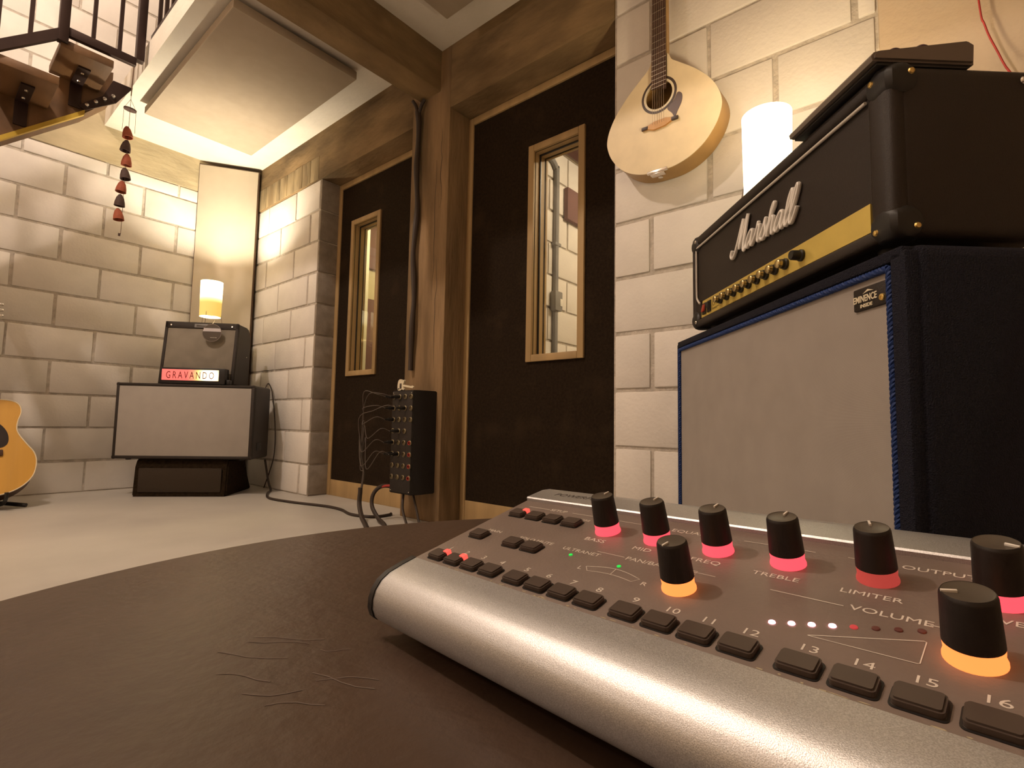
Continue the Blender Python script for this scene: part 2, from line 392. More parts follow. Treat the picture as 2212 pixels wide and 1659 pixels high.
# ------------------------------------------------------------------ doors (local x = right seen from the room, y = into the wall)
def make_door(n, y_left, y_right, wy0, wy1, label):
    W = y_left - y_right
    d = thing('door_%d' % n, label, 'door', (1.765, y_left, 0), R(-90)); d['kind'] = 'structure'
    t = .034
    # jambs + head
    for x0, x1, nm in ((0, t, 'jamb'), (W - t, W, 'jamb')):
        obj(nm, B(x0, x1, -.008, .17, 0, ZL - .003, .003), M_wood, d)
    obj('head_jamb', B(t, W - t, -.008, .17, 1.952, ZL - .003, .003), M_wood, d)
    a, b = y_left - wy0, y_left - wy1            # window opening (outer edge of its trim)
    z0, z1 = .733, 1.713; tr = .031
    # felt leaf with a hole
    bm = new_bm()
    prism(bm, [(t, .098), (W - t, .098), (W - t, 1.95), (t, 1.95)], 0, .075, Matrix(((1, 0, 0, 0), (0, 0, 1, 0), (0, 1, 0, 0), (0, 0, 0, 1))),
          hole=[(a + tr, z0 + tr), (b - tr, z0 + tr), (b - tr, z1 - tr), (a + tr, z1 - tr)])
    obj('leaf', bm, M_felt, d, label='dark felt covered door leaf')
    obj('kick_board', B(t - .006, W - t + .006, -.004, .1, 0, .097, .003), M_wood, d, label='pale wooden board at the foot of the door')
    # window trim + stepped reveal
    for nm, x0, x1, q0, q1 in (('window_trim', a, a + tr, z0, z1), ('window_trim', b - tr, b, z0, z1), ('window_trim', a + tr, b - tr, z1 - tr, z1), ('window_trim', a + tr, b - tr, z0, z0 + tr)):
        obj(nm, B(x0, x1, -.012, .004, q0, q1, .003), M_wood, d)
    for k, (y0, y1, ins) in enumerate(((.004, .030, .001), (.036, .062, .007), (.068, .080, .012))):
        ia, ib, iz0, iz1 = a + tr, b - tr, z0 + tr, z1 - tr
        for x0, x1, q0, q1 in ((ia, ia + ins, iz0, iz1), (ib - ins, ib, iz0, iz1), (ia + ins, ib - ins, iz1 - ins, iz1), (ia + ins, ib - ins, iz0, iz0 + ins)):
            obj('window_reveal', B(x0, x1, y0, y1, q0, q1), M_wood, d)
    for y in (.033, .065):
        obj('glass_pane', B(a + tr + .001, b - tr - .001, y - .002, y + .002, z0 + tr + .001, z1 - tr - .001), M_glass, d)
        for x0, x1, q0, q1 in ((a + tr, a + tr + .008, z0 + tr, z1 - tr), (a + tr, b - tr, z1 - tr - .008, z1 - tr)):
            obj('gasket', B(x0, x1, y - .003, y + .003, q0, q1), M_black, d)
    return d
make_door(1, 2.985, 2.075, 2.825, 2.52, 'far dark felt door with a narrow window, behind the column')
make_door(2, 1.800, .90, 1.408, 1.111, 'near dark felt door with a narrow window, right of the column')

# rooms behind the doors -------------------------------------------------
pw = struct(obj('wall_partition', B(1.95, 4.1, 1.81, 2.05, 0, ZC), M_mortar))
lay(pw, 1.96, 3.7, .2, ZC, 2.05, lambda a, z: ((a, 1.80 + jit(), z), 0), kz0=.16)
struct(obj('wall_booth_far', B(1.95, 4.1, 4.0, 4.04, 0, ZC), M_cream))
struct(obj('wall_booth_near', B(1.95, 4.1, -.5, -.4, 0, ZC), M_cream))
light('near_booth_ceiling_light', 'POINT', (2.75, .6, 2.1), 36, (1.0, .82, .62), .06)
light('far_booth_ceiling_light', 'POINT', (2.65, 2.9, 2.15), 30, (1.0, .84, .50), .06)
# conduit with switch box on the partition
c = thing('electric_conduit', 'grey electric conduit with a switch box, seen through the near door window', 'conduit', (2.505, 1.785, 0), 0)
bm = new_bm(); tube(bm, catmull([(0, 0, .3), (0, 0, 1.2), (0, 0, 1.96), (-.012, .0, 2.03), (-.07, 0, 2.07), (-.2, 0, 2.075)], 5), .018, 10); obj('pipe', bm, M_grey, c)
obj('switch_box', B(-.038, .038, -.03, .012, 1.14, 1.26, .008), M_grey, c)
obj('socket_face', B(.008, .030, -.033, -.028, 1.17, 1.215, .002), M_white, c, label='white socket face')
obj('clamp', B(-.03, .03, -.02, .012, 1.54, 1.56, .004), M_grey, c)
def plain_panel(name, args, mat, label, cat='panel'): return tag(obj(name, B(*args, bev=.004), mat), label, cat)
plain_panel('sound_absorber', (2.60, 2.95, 1.765, 1.795, 1.74, 1.945), M_purple, 'small plum panel on the block wall right of the conduit')
plain_panel('sound_absorber', (2.56, 3.0, 1.40, 1.78, 2.16, 2.19), M_purple, 'plum panel under the ceiling above the conduit')
plain_panel('sound_absorber', (2.45, 3.2, 3.96, 3.995, 1.84, 2.28), M_purple, 'upper plum panel seen through the far door window')
plain_panel('sound_absorber', (2.45, 3.2, 3.96, 3.995, .9, 1.56), M_purple, 'lower plum panel seen through the far door window')
tag(obj('lit_reveal_strip', B(2.268, 2.296, 3.42, 3.45, 0, 1.97, .003), pm('lit_reveal_paint', (.80, .74, .58), .6)), 'pale upright strip added in the far booth for the lit window reveal', 'lit reveal strip')  # pale strip added in place of lamplight on the window reveal
t = thing('metal_chime', 'string of glinting metal bits hanging in the far booth', 'chime', (2.40, 3.30, 0), 0)
bm = new_bm(); tube(bm, [(0, 0, .80), (.02, -.01, 1.1), (.015, 0, 2.31)], .002, 6); obj('cord', bm, M_string, t)
for k in range(14):
    bm = new_bm(); lathe(bm, [(0, -.012), (.008, -.004), (.008, .004), (0, .012)], 6)
    obj('bead', bm, M_chrome, t, (random.uniform(-.025, .03), random.uniform(-.02, .02), .80 + k * .025), (random.random() * 3, random.random() * 3, 0))

# ------------------------------------------------------------------ acoustic panels in the room
t = thing('ceiling_panel', 'large pale fabric panel hung under the ceiling by the back wall', 'panel')
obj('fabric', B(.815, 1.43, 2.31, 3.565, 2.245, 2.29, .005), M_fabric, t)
bm = new_bm()
for x in (.9, 1.3):
    for y in (2.5, 3.3): box(bm, x, x + .02, y, y + .02, 2.285, 2.312)
obj('spacer', bm, M_white, t)
t = thing('ceiling_panel', 'pale fabric panel under the front ceiling, at the top edge of the view', 'panel')
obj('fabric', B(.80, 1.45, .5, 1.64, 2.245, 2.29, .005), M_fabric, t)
bm = new_bm()
for x in (.9, 1.3):
    for y in (.7, 1.5): box(bm, x, x + .02, y, y + .02, 2.285, 2.312)
obj('spacer', bm, M_white, t)
# tall panel across the corner
px, py = 1.27, 4.04; qx, qy = 1.60, 3.835
L = math.hypot(qx - px, qy - py); az = math.atan2(qy - py, qx - px)
t = thing('corner_panel', 'tall pale fabric bass trap standing across the room corner', 'panel', (px, py, 0), az)
obj('frame', B(0, L + .005, .004, .05, 0, 2.285, .003), pm('panel_frame', (.085, .045, .022), .6), t, label='dark wooden frame')
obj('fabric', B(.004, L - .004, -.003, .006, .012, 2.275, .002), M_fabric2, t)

# ------------------------------------------------------------------ stairs and railings
st = thing('staircase', 'brown wooden staircase with steel brackets along the back wall', 'staircase')
XZ = Matrix(((1, 0, 0, 0), (0, 0, -1, 0), (0, 1, 0, 0), (0, 0, 0, 1)))      # xy -> xz, z -> -y
bm = new_bm(); prism(bm, [(-.9, .77), (.53, 2.07), (.64, 2.20), (.64, 2.36), (.56, 2.34), (-.9, 1.03)], -3.60, -3.47, XZ); obj('stringer', bm, M_stair, st)
bm = new_bm(); prism(bm, [(-.9, .752), (.53, 2.060), (.53, 2.086), (-.9, .778)], -3.48, -3.455, XZ); obj('edge_strip', bm, M_yellow, st, label='yellow strip under the stringer')
for k in range(5):
    x0 = .378 - .198 * k; z = 2.215 - .195 * k
    tr = obj('tread', B(x0, x0 + .205, 3.165, 3.47, z, z + .042, .004), M_stair, st)
    br = new_bm(); box(br, x0 + .085, x0 + .135, 3.27, 3.475, z - .010, z, .002); box(br, x0 + .085, x0 + .135, 3.462, 3.474, z - .13, z, .002)
    bo = obj('bracket', br, M_steel, st)
    for yy in (3.32, 3.41):
        b2 = new_bm(); lathe(b2, [(.008, 0), (.006, -.006), (0, -.007)], 10, cap=False); obj('bolt', b2, M_chrome, bo, (x0 + .11, yy, z - .010))
pl = new_bm(); prism(pl, [(.50, 2.10), (.53, 2.085), (.66, 2.19), (.73, 2.31), (.64, 2.31), (.60, 2.20)], -3.469, -3.458, XZ); pl = obj('end_plate', pl, M_steel, st)
for k in range(4):
    b2 = new_bm(); lathe(b2, [(.011, 0), (.009, -.01), (0, -.012)], 12, Matrix.Rotation(R(-90), 4, 'X'), cap=False); obj('bolt', b2, M_chrome, pl, (.535 + .036 * k, 3.455, 2.115 + .034 * k))
rl = thing('stair_railing', 'dark steel railing with square bars rising along the staircase', 'railing')
Yr = 3.165
obj('post', B(.365, .403, Yr - .02, Yr + .018, 2.235, 3.25, .002), M_steel, rl)
obj('lower_rail', B(.385, .672, Yr - .013, Yr + .013, 2.275, 2.318, .002), M_steel, rl)
bm = new_bm(); prism(bm, [(-.9, 1.10), (.385, 2.255), (.385, 2.31), (-.9, 1.155)], -Yr - .013, -Yr + .013, XZ); obj('sloping_rail', bm, M_steel, rl)
bm = new_bm(); prism(bm, [(-.9, 2.0), (.385, 3.16), (.385, 3.2), (-.9, 2.04)], -Yr - .013, -Yr + .013, XZ); obj('hand_rail', bm, M_steel, rl)
obj('hand_rail', B(.385, .672, Yr - .013, Yr + .013, 3.16, 3.2, .002), M_steel, rl)
for x in (.495, .60): obj('baluster', B(x - .008, x + .008, Yr - .008, Yr + .008, 2.31, 3.165), M_steel, rl)
for k in range(6):
    x = .272 - .105 * k; zz = 2.275 + (x - .385) * .9
    obj('baluster', B(x - .008, x + .008, Yr - .008, Yr + .008, zz, zz + .9), M_steel, rl)
gr = thing('loft_railing', 'dark steel railing along the edge of the loft slab', 'railing')
obj('post', B(.668, .704, Yr - .02, Yr + .02, 2.31, 3.3, .002), M_steel, gr)
obj('lower_rail', B(.728, .745, 1.95, Yr, 2.445, 2.48, .002), M_steel, gr)
obj('hand_rail', B(.725, .75, 1.95, Yr, 3.26, 3.3, .002), M_steel, gr)
for k in range(11):
    y = Yr - .105 * (k + 1); obj('baluster', B(.729, .745, y - .008, y + .008, 2.47, 3.27), M_steel, gr)

# wind chime
wc = thing('wind_chime', 'hanging chime of red and dark clay bells on a string below the loft', 'wind chime', (.712, 3.40, 0))
bm = new_bm(); tube(bm, [(.003, 0, 2.44), (0, 0, 2.235)], .0028, 6); tube(bm, [(0, 0, 2.235), (0, 0, 1.45)], .0012, 6); obj('string', bm, M_string, wc)
bm = new_bm(); lathe(bm, [(0, -.004), (.030, -.004), (.030, .004), (0, .004)], 24); obj('disc', bm, M_terrad, wc, (0, 0, 2.155), (R(8), R(4), 0))
bm = new_bm()
for s in (-1, 1): tube(bm, [(0, 0, 2.215), (s * .027, 0, 2.157), (s * .029, 0, 2.03)], .0009, 5)
obj('side_string', bm, M_string, wc)
bell = new_bm(); lathe(bell, [(.0015, .040), (.008, .036), (.017, .020), (.023, -.005), (.025, -.026), (.022, -.026), (.018, -.004), (.010, .02), (0, .03)], 20, cap=False)
bell_r = finish(bell, 'bell', M_terra)
bell_d = bell_r.copy(); bell_d.materials.clear(); bell_d.materials.append(M_terrad)
for k in range(7):
    z = 2.018 - .078 * k
    o = link('bell', bell_d if k % 2 else bell_r, wc, (-.002 * k + (.006 if k in (2, 3) else -.004), .002 * (k % 2), z), (R(6 * (k % 3 - 1)), R(5 * ((k * 2) % 3 - 1)), 0))
bm = new_bm(); box(bm, -.005, .005, -.003, .003, -.008, .008, .002); obj('clapper', bm, M_terrad, wc, (-.006, 0, 1.445))

# ------------------------------------------------------------------ amp stack in the corner
LS = dict(loc=(.904, 3.634, 0), rz=R(-42.5))
t = thing('floor_monitor', 'low black carpeted wedge monitor on the floor under the pale cabinet', 'speaker', **LS)
YZ = Matrix(((0, 0, 1, 0), (1, 0, 0, 0), (0, 1, 0, 0), (0, 0, 0, 1)))      # poly (y,z) extruded along x
bm = new_bm(); prism(bm, [(0, 0), (.40, 0), (.33, .10), (.27, .215), (.03, .215), (.012, .17)], 0, .515, YZ, bev=.008); obj('body', bm, M_carpet, t)
bm = new_bm(); box(bm, .03, .485, -.004, .006, .025, .165, .004); obj('front_grille', bm, pm('monitor_cloth', (.040, .026, .014), .9, bump=.6, bscale=300), t)
t = thing('speaker_cabinet', 'wide black speaker cabinet with pale grille in the corner, under the small combo', 'speaker cabinet', **LS)
x0, x1, z0, z1 = -.122, .648, .217, .663
bm = new_bm(); box(bm, x0, x1, .006, .285, z0, z1, .014, 3); obj('body', bm, M_tolex, t)
for a in ((x0 + .002, x0 + .018, z0, z1), (x1 - .020, x1 - .002, z0, z1), (x0, x1, z1 - .018, z1 - .002), (x0, x1, z0 + .002, z0 + .02)):
    obj('front_rim', B(a[0], a[1], -.003, .012, a[2], a[3], .004), M_tolex, t)
obj('grille', B(x0 + .017, x1 - .021, .0, .010, z0 + .019, z1 - .019, .001), M_grille2, t, label='pale woven grille cloth')
for xx in (x0 + .07, x1 - .07):
    b2 = new_bm(); lathe(b2, [(.016, 0), (.013, -.008), (0, -.009)], 14, cap=False); obj('foot', b2, M_black, t, (xx, .04, z0 + .002))
bm = new_bm(); box(bm, x1 - .002, x1 + .003, .07, .15, z0 + .05, z0 + .10, .003); obj('jack_plate', bm, M_black, t)
# combo
t = thing('combo_amp', 'small black combo amplifier with silver grille on the wide cabinet', 'amplifier', **LS)
zb, zt = .663, 1.055
bm = new_bm(); prism(bm, [(.07, zb), (.325, zb), (.325, zt - .055), (.28, zt), (.115, zt)], .066, .492, YZ, bev=.010); obj('body', bm, M_tolex, t)
th = math.atan2(.045, zt - zb)
MF = T(0, .07, zb) @ Matrix.Rotation(-th, 4, 'X')
HF = (zt - zb) / math.cos(th)
for a in ((.066, .084, 0, HF), (.474, .492, 0, HF), (.066, .492, HF - .042, HF - .004), (.066, .492, .004, .03)):
    bm = new_bm(); box(bm, a[0], a[1], -.006, .010, a[2], a[3], .004, M=MF); obj('front_rim', bm, M_tolex, t)
bm = new_bm(); box(bm, .083, .475, -.002, .006, .028, HF - .04, .001, M=MF); obj('grille', bm, M_grille3, t, label='silver and dark woven grille')
for xx in (.10, .455):
    b2 = new_bm(); lathe(b2, [(.006, 0), (.005, .003), (0, .0035)], 12, MF @ T(xx, -.006, HF - .023) @ Matrix.Rotation(R(90), 4, 'X'), cap=False); obj('screw', b2, M_chrome, t)
bm = new_bm(); box(bm, .235, .315, -.009, -.005, HF - .036, HF - .012, .003, M=MF); np_ = obj('name_plate', bm, M_grey, t)
bm = new_bm(); box(bm, .247, .303, -.0102, -.009, HF - .030, HF - .018, .0003, M=MF); obj('plate_field', bm, pm('plate_field', (.10, .09, .08), .4, .4), np_)
b2 = new_bm(); lathe(b2, [(.004, 0), (.003, .002), (0, .002)], 10, T(.492, .26, .86) @ Matrix.Rotation(R(90), 4, 'Y'), cap=False); obj('side_screw', b2, M_chrome, t)
# hanging round tag
t = thing('round_tag', 'clear round disc with a white band hanging in front of the combo grille', 'tag', **LS)
ty, tz = .062, .985
bm = new_bm(); prism(bm, circ(.355, 0, .056, 40), -.0012, .0012, T(0, ty + .004, tz) @ Matrix.Rotation(R(90), 4, 'X'), hole=circ(.355, 0, .052, 40)); obj('rim', bm, pm('tag_rim', (.16, .13, .11), .3, .5), t)
bm = new_bm(); prism(bm, circ(.355, 0, .0525, 40), -.0008, .0008, T(0, ty + .0045, tz) @ Matrix.Rotation(R(90), 4, 'X')); obj('disc', bm, pm('tag_disc', (.055, .040, .030), .25, coat=.5), t)
bm = new_bm(); prism(bm, [(.302, .008), (.408, .008), (.402, .028), (.309, .028)], -.0004, .0004, T(0, ty + .003, tz) @ Matrix.Rotation(R(90), 4, 'X')); obj('white_band', bm, pm('tag_band', (.62, .58, .60), .5), t)
bm = new_bm(); tube(bm, [(.355, ty + .004, tz + .053), (.353, .100, 1.068), (.352, .135, 1.066)], .0012, 6)
for q in (-.012, 0.0, .014): tube(bm, [(.36 + q, ty, tz - .03), (.372 + q, ty, tz - .031)], .0012, 5)
obj('chain', bm, M_chrome, t)
# lit sign
t = thing('light_sign', 'small red lit box sign reading GRAVANDO in front of the combo', 'sign', **LS)
sx0, sx1, sz0, sz1 = .106, .470, .664, .760
bm = new_bm(); box(bm, sx0, sx1, .004, .062, sz0, sz1, .004); obj('case', bm, M_black, t)
def sign_mat():
    m = bpy.data.materials.new('sign_face'); m.use_nodes = True; nt = m.node_tree; N = nt.nodes; Lk = nt.links; bs = N['Principled BSDF']
    tc = N.new('ShaderNodeTexCoord'); sx = N.new('ShaderNodeSeparateXYZ'); Lk.new(tc.outputs['Object'], sx.inputs[0])
    # hot spot where the bulb sits behind the acrylic
    ds = N.new('ShaderNodeVectorMath'); ds.operation = 'DISTANCE'; Lk.new(tc.outputs['Object'], ds.inputs[0]); ds.inputs[1].default_value = (.384, .003, .714)
    rp = N.new('ShaderNodeValToRGB'); e = rp.color_ramp.elements
    e[0].position = 0.0; e[0].color = (3.2, 2.8, 2.0, 1); e[1].position = .30; e[1].color = (.95, .16, .13, 1)
    q = e.new(.10); q.color = (2.2, 1.7, .9, 1); q = e.new(.17); q.color = (1.2, .75, .22, 1)
    q = e.new(.22); q.color = (1.0, .34, .17, 1)
    Lk.new(ds.outputs['Value'], rp.inputs['Fac']); mr = N.new('ShaderNodeMapRange'); mr.inputs['From Max'].default_value = .42; Lk.new(ds.outputs['Value'], mr.inputs['Value']); Lk.new(mr.outputs[0], rp.inputs['Fac'])
    Lk.new(rp.outputs['Color'], bs.inputs['Emission Color']); sset(bs, 'Emission Strength', 1.0); sset(bs, 'Base Color', (.4, .05, .04, 1)); return m
M_sign = sign_mat()
obj('face', B(sx0 + .011, sx1 - .036, .0025, .005, sz0 + .020, sz1 - .011, .001), M_sign, t, label='glowing red acrylic face')
text('lettering', 'GRAVANDO', .060, (sx0 + .034, .0020, sz0 + .031), pm('sign_letter', (.16, .008, .01), .5), t, FRONT, align='LEFT', xs=.62, sp=1.46)
bm = new_bm(); box(bm, sx1 - .006, sx1 + .022, .02, .055, sz0, sz0 + .03, .004); obj('plug', bm, M_black, t)

# ------------------------------------------------------------------ table lamps
def shade_mat(name, c_top, c_bot, z_mid, width, lo, hi):
    m = bpy.data.materials.new(name); m.use_nodes = True; nt = m.node_tree; N = nt.nodes; Lk = nt.links
    out = [n for n in N if n.type == 'OUTPUT_MATERIAL'][0]; bs = N['Principled BSDF']
    tr = N.new('ShaderNodeBsdfTranslucent'); tr.inputs[0].default_value = (.80, .66, .36, 1)
    sset(bs, 'Base Color', (.60, .50, .30, 1)); sset(bs, 'Roughness', .9)
    mx = N.new('ShaderNodeMixShader'); mx.inputs[0].default_value = .02; Lk.new(bs.outputs[0], mx.inputs[1]); Lk.new(tr.outputs[0], mx.inputs[2])
    # the lit paper: glow is strongest level with the bulb
    tc = N.new('ShaderNodeTexCoord'); sp = N.new('ShaderNodeSeparateXYZ'); Lk.new(tc.outputs['Object'], sp.inputs[0])
    mr = N.new('ShaderNodeMapRange'); mr.interpolation_type = 'SMOOTHSTEP'; mr.inputs['From Min'].default_value = z_mid - width; mr.inputs['From Max'].default_value = z_mid + width
    mr.inputs['To Min'].default_value = lo; mr.inputs['To Max'].default_value = hi; Lk.new(sp.outputs['Z'], mr.inputs['Value'])
    mc = N.new('ShaderNodeMix'); mc.data_type = 'RGBA'; mc.inputs['A'].default_value = (*c_bot, 1); mc.inputs['B'].default_value = (*c_top, 1)
    m2 = N.new('ShaderNodeMapRange'); m2.inputs['From Min'].default_value = z_mid - width; m2.inputs['From Max'].default_value = z_mid + width; Lk.new(sp.outputs['Z'], m2.inputs['Value']); Lk.new(m2.outputs[0], mc.inputs['Factor'])
    em = N.new('ShaderNodeEmission'); Lk.new(mc.outputs['Result'], em.inputs[0]); Lk.new(mr.outputs[0], em.inputs[1])
    ad = N.new('ShaderNodeAddShader'); Lk.new(mx.outputs[0], ad.inputs[0]); Lk.new(em.outputs[0], ad.inputs[1]); Lk.new(ad.outputs[0], out.inputs[0]); return m
def make_lamp(label, loc, r, h, zoff, mat, bulb_h, power, color):
    t = thing('table_lamp', label, 'lamp', loc)
    bm = new_bm(); lathe(bm, [(r * .95, zoff), (r, zoff + h), (r - .0012, zoff + h), (r * .95 - .0012, zoff)], 40, closed=True)
    obj('shade', bm, mat, t, label='glowing paper shade')
    bm = new_bm()
    for k in range(3):
        a = R(90 + 120 * k + 20)
        tube(bm, [(math.cos(a) * r * .93, math.sin(a) * r * .93, zoff + .03), (math.cos(a) * r * 1.12, math.sin(a) * r * 1.12, .001)], .0012, 6)
        tube(bm, [(math.cos(a) * r * .93, math.sin(a) * r * .93, zoff + .02), (0, 0, zoff + .02)], .0010, 6)
    obj('wire_legs', bm, M_steel, t)
    bm = new_bm(); cyl(bm, .012, .012, zoff + .01, zoff + bulb_h - .03, 16); obj('bulb_holder', bm, M_white, t)
    bm = new_bm(); lathe(bm, [(0, -.03), (.012, -.026), (.022, 0), (.018, .016), (0, .024)], 20); obj('bulb', bm, emission('bulb_glow', (1.0, .86, .55), 30), t, (0, 0, zoff + bulb_h))
    l = light('lamp_bulb_light', 'POINT', (loc[0], loc[1], loc[2] + zoff + bulb_h + .056), power, color, .028)
    return t
def from_local(S_, x, y, z):
    a = S_['rz']; return (S_['loc'][0] + x * math.cos(a) - y * math.sin(a), S_['loc'][1] + x * math.sin(a) + y * math.cos(a), z)
make_lamp('small paper cylinder lamp glowing on the small combo amp', from_local(LS, .278, .205, 1.056), .064, .228, .052,
          shade_mat('lamp_paper_far', (1.0, .88, .55), (.95, .62, .10), .052 + .115, .03, .62, 3.0), .100, 75, (1.0, .87, .66))
RS = dict(loc=(1.378, .5225, 0), rz=R(222))
make_lamp('paper cylinder lamp glowing on the large amp head', from_local(RS, .238, .085, .977), .0530, .192, .024,
          shade_mat('lamp_paper_near', (1.0, .88, .58), (1.0, .80, .45), .05, .03, 5.0, 6.0), .108, 9, (1.0, .77, .48))

# ------------------------------------------------------------------ big amp head and blue cabinet
t = thing('blue_cabinet', 'large dark blue speaker cabinet with pale grille and blue cord, under the amp head', 'speaker cabinet', **RS)
x0, x1, z1, D = -.106, .738, .713, .25
bm = new_bm(); box(bm, x0, x1, .004, D, .012, z1, .018, 3); obj('body', bm, M_blue, t)
for a in ((x0, x0 + .007, .02, z1 - .01), (x1 - .030, x1 - .004, .02, z1 - .01), (x0 + .004, x1 - .01, z1 - .020, z1 - .003), (x0, x1, .012, .04)):
    obj('front_rim', B(a[0], a[1], -.006, .02, a[2], a[3], .003), M_blue, t)
gx0, gx1, gz0, gz1 = x0 + .014, x1 - .038, .05, z1 - .030
obj('grille', B(gx0, gx1, .0, .008, gz0, gz1), M_grille, t, label='pale woven grille cloth')
def rope(bm, p, q, r=.0050, pitch=.019):
    p, q = Vector(p), Vector(q); n = int((q - p).length / .0014); ax = (q - p).normalized(); u = ax.orthogonal().normalized(); v = ax.cross(u)
    for s in range(3):
        pts = []
        for i in range(n + 1):
            a = 2 * math.pi * (i / n * (q - p).length / (pitch * 1.0)) / 1.0 + s * 2.094
            pts.append(p + (q - p) * i / n + (u * math.cos(a) + v * math.sin(a)) * r * .5)
        tube(bm, pts, r * .58, 6)
for nm, p, q in (('cord', (gx0 - .003, -.003, gz1 + .004), (gx1 + .003, -.003, gz1 + .004)), ('cord', (gx0 - .002, -.003, gz0), (gx0 - .002, -.003, gz1 + .004)), ('cord', (gx1 + .004, -.003, gz0), (gx1 + .004, -.003, gz1 + .004))):
    bm = new_bm(); rope(bm, p, q); obj(nm, bm, M_cord, t, label='twisted blue cord')
bx0, bx1, bz0, bz1 = gx1 - .067, gx1 - .002, gz1 - .043, gz1 - .010
bd = obj('badge', B(bx0, bx1, -.004, .002, bz0, bz1, .002), M_tolex, t, label='dark badge reading EMINENCE INSIDE')
text('badge_lettering', 'EMINENCE', .0135, (bx0 + .001, -.0045, bz0 + .0118), M_ivory, bd, FRONT, ext=.0003, xs=.73, off=.0003)
text('badge_lettering', 'INSIDE', .0068, (bx0 + .015, -.0045, bz0 + .0035), M_ivory, bd, FRONT, ext=.0003, xs=1.2, off=.0002)
bm = new_bm(); prism(bm, [(bx0 + .021, 0), (bx0 + .031, .005), (bx0 + .043, .001), (bx0 + .032, .002)], -.0003, .0003, T(0, -.0045, bz0 + .0232) @ Matrix.Rotation(R(90), 4, 'X')); obj('badge_peak', bm, M_ivory, bd)
bm = new_bm(); lathe(bm, [(.0052, 0), (.0045, .002), (.0018, .0022), (.0016, .0012), (0, .001)], 18, T(bx1 - .007, -.004, bz0 + .010) @ Matrix.Rotation(R(90), 4, 'X'), cap=False); obj('screw', bm, M_brass, bd)
for xx in (x0 + .05, x1 - .05):
    for yy in (.05, D - .05):
        bm = new_bm(); lathe(bm, [(.02, 0), (.02, .014), (0, .014)], 14); obj('foot', bm, M_black, t, (xx, yy, 0))

t = thing('guitar_amplifier', 'black amp head with white Marshall script and gold control strip', 'amplifier', **RS)
x0, x1, zb, zt, D = 0.0, .712, .729, .976, .225
bm = new_bm(); box(bm, x0, x1, .012, D, zb, zt, .016, 3); obj('body', bm, M_tolex, t)
# rim round the recessed front
obj('front_rim', B(x0 + .002, x0 + .024, -.002, .03, zb + .003, zt - .003, .007, 3), M_tolex, t)
obj('front_rim', B(x1 - .045, x1 - .001, -.002, .03, zb + .002, zt - .002, .012, 3), M_tolex, t)
obj('front_rim', B(x0 + .008, x1 - .01, -.002, .03, zt - .026, zt - .001, .008, 3), M_tolex, t)
obj('front_rim', B(x0 + .008, x1 - .01, -.002, .03, zb + .001, zb + .021, .006, 3), M_tolex, t)
obj('front_panel', B(x0 + .02, x1 - .04, .004, .016, zb + .062, zt - .02), M_tolex, t)
gz0, gz1 = zb + .0215, zb + .064
gp = new_bm(); prism(gp, [(x0 + .052, gz0), (x1 - .046, gz0), (x1 - .046, gz1), (x0 + .062, gz1)], -.010, -.002, Matrix(((1, 0, 0, 0), (0, 0, -1, 0), (0, 1, 0, 0), (0, 0, 0, 1))))
gp = obj('control_strip', gp, M_gold, t, label='gold control strip with knobs')
obj('strip_end', B(x0 + .022, x0 + .055, .001, .012, gz0, gz1 + .004), M_tolex, t)
for k in range(10):
    xx = .1730 + .0345 * k + (.015 if k == 9 else 0); M = T(xx, .002, (gz0 + gz1) / 2) @ Matrix.Rotation(R(90), 4, 'X')
    bm = new_bm(); lathe(bm, [(.0105, 0), (.0105, .004), (.0090, .006), (.0088, .0105), (0, .0105)] if k < 9 else [(.0105, 0), (.0105, .004), (.0090, .006), (.0085, .019), (.0075, .0205), (0, .0205)], 20, M, cap=False); kb = obj('knob', bm, M_black, gp)
    if k < 9:
        bm = new_bm(); lathe(bm, [(.0082, .0104), (.0080, .0170), (.0066, .0188), (0, .0194)], 20, M, cap=False); obj('knob_cap', bm, M_goldcap, kb)
for k, (xx, mt) in enumerate(((.075, pm('red_switch', (.32, .03, .01), .4)), (.105, M_black))):
    fr = obj('switch_frame', B(xx - .011, xx + .011, -.001, .003, gz0 + .006, gz1 - .008, .001), M_black, gp)
    bm = new_bm(); box(bm, -.008, .008, -.003, .003, -.010, .010, .002); obj('switch_rocker', bm, mt, fr, (xx, -.001, (gz0 + gz1) / 2), (R(12 if k else -12), 0, 0))
text('lettering', 'JCM 900', .020, (.121, .0016, gz0 + .016), pm('strip_print', (.20, .14, .03), .5), gp, FRONT, xs=.58)
bm = new_bm()
for q in (.010, .0075): box(bm, .121, .160 if q > .009 else .15, .0012, .0018, gz0 + q, gz0 + q + .0012)
obj('small_print', bm, MATS['strip_print'], gp)
# white piping: left, top
zz = gz1 + .003
pts = [(x0 + .050, .0, gz1 - .004)] + [(x0 + .034, .0, gz1 + .010), (x0 + .0295, .0, gz1 + .022)] + [(x0 + .0285, .0, z) for z in (gz1 + .06, zt - .06)] + [(x0 + .0285, 0, zt - .032)]
bm = new_bm(); tube(bm, catmull(pts, 5), .0026, 8); tube(bm, [(x0 + .0285, 0, zt - .032), (x0 + .2, 0, zt - .0315), (x1 - .046, 0, zt - .0315)], .0026, 8); obj('piping', bm, M_pipe, t, label='white piping')
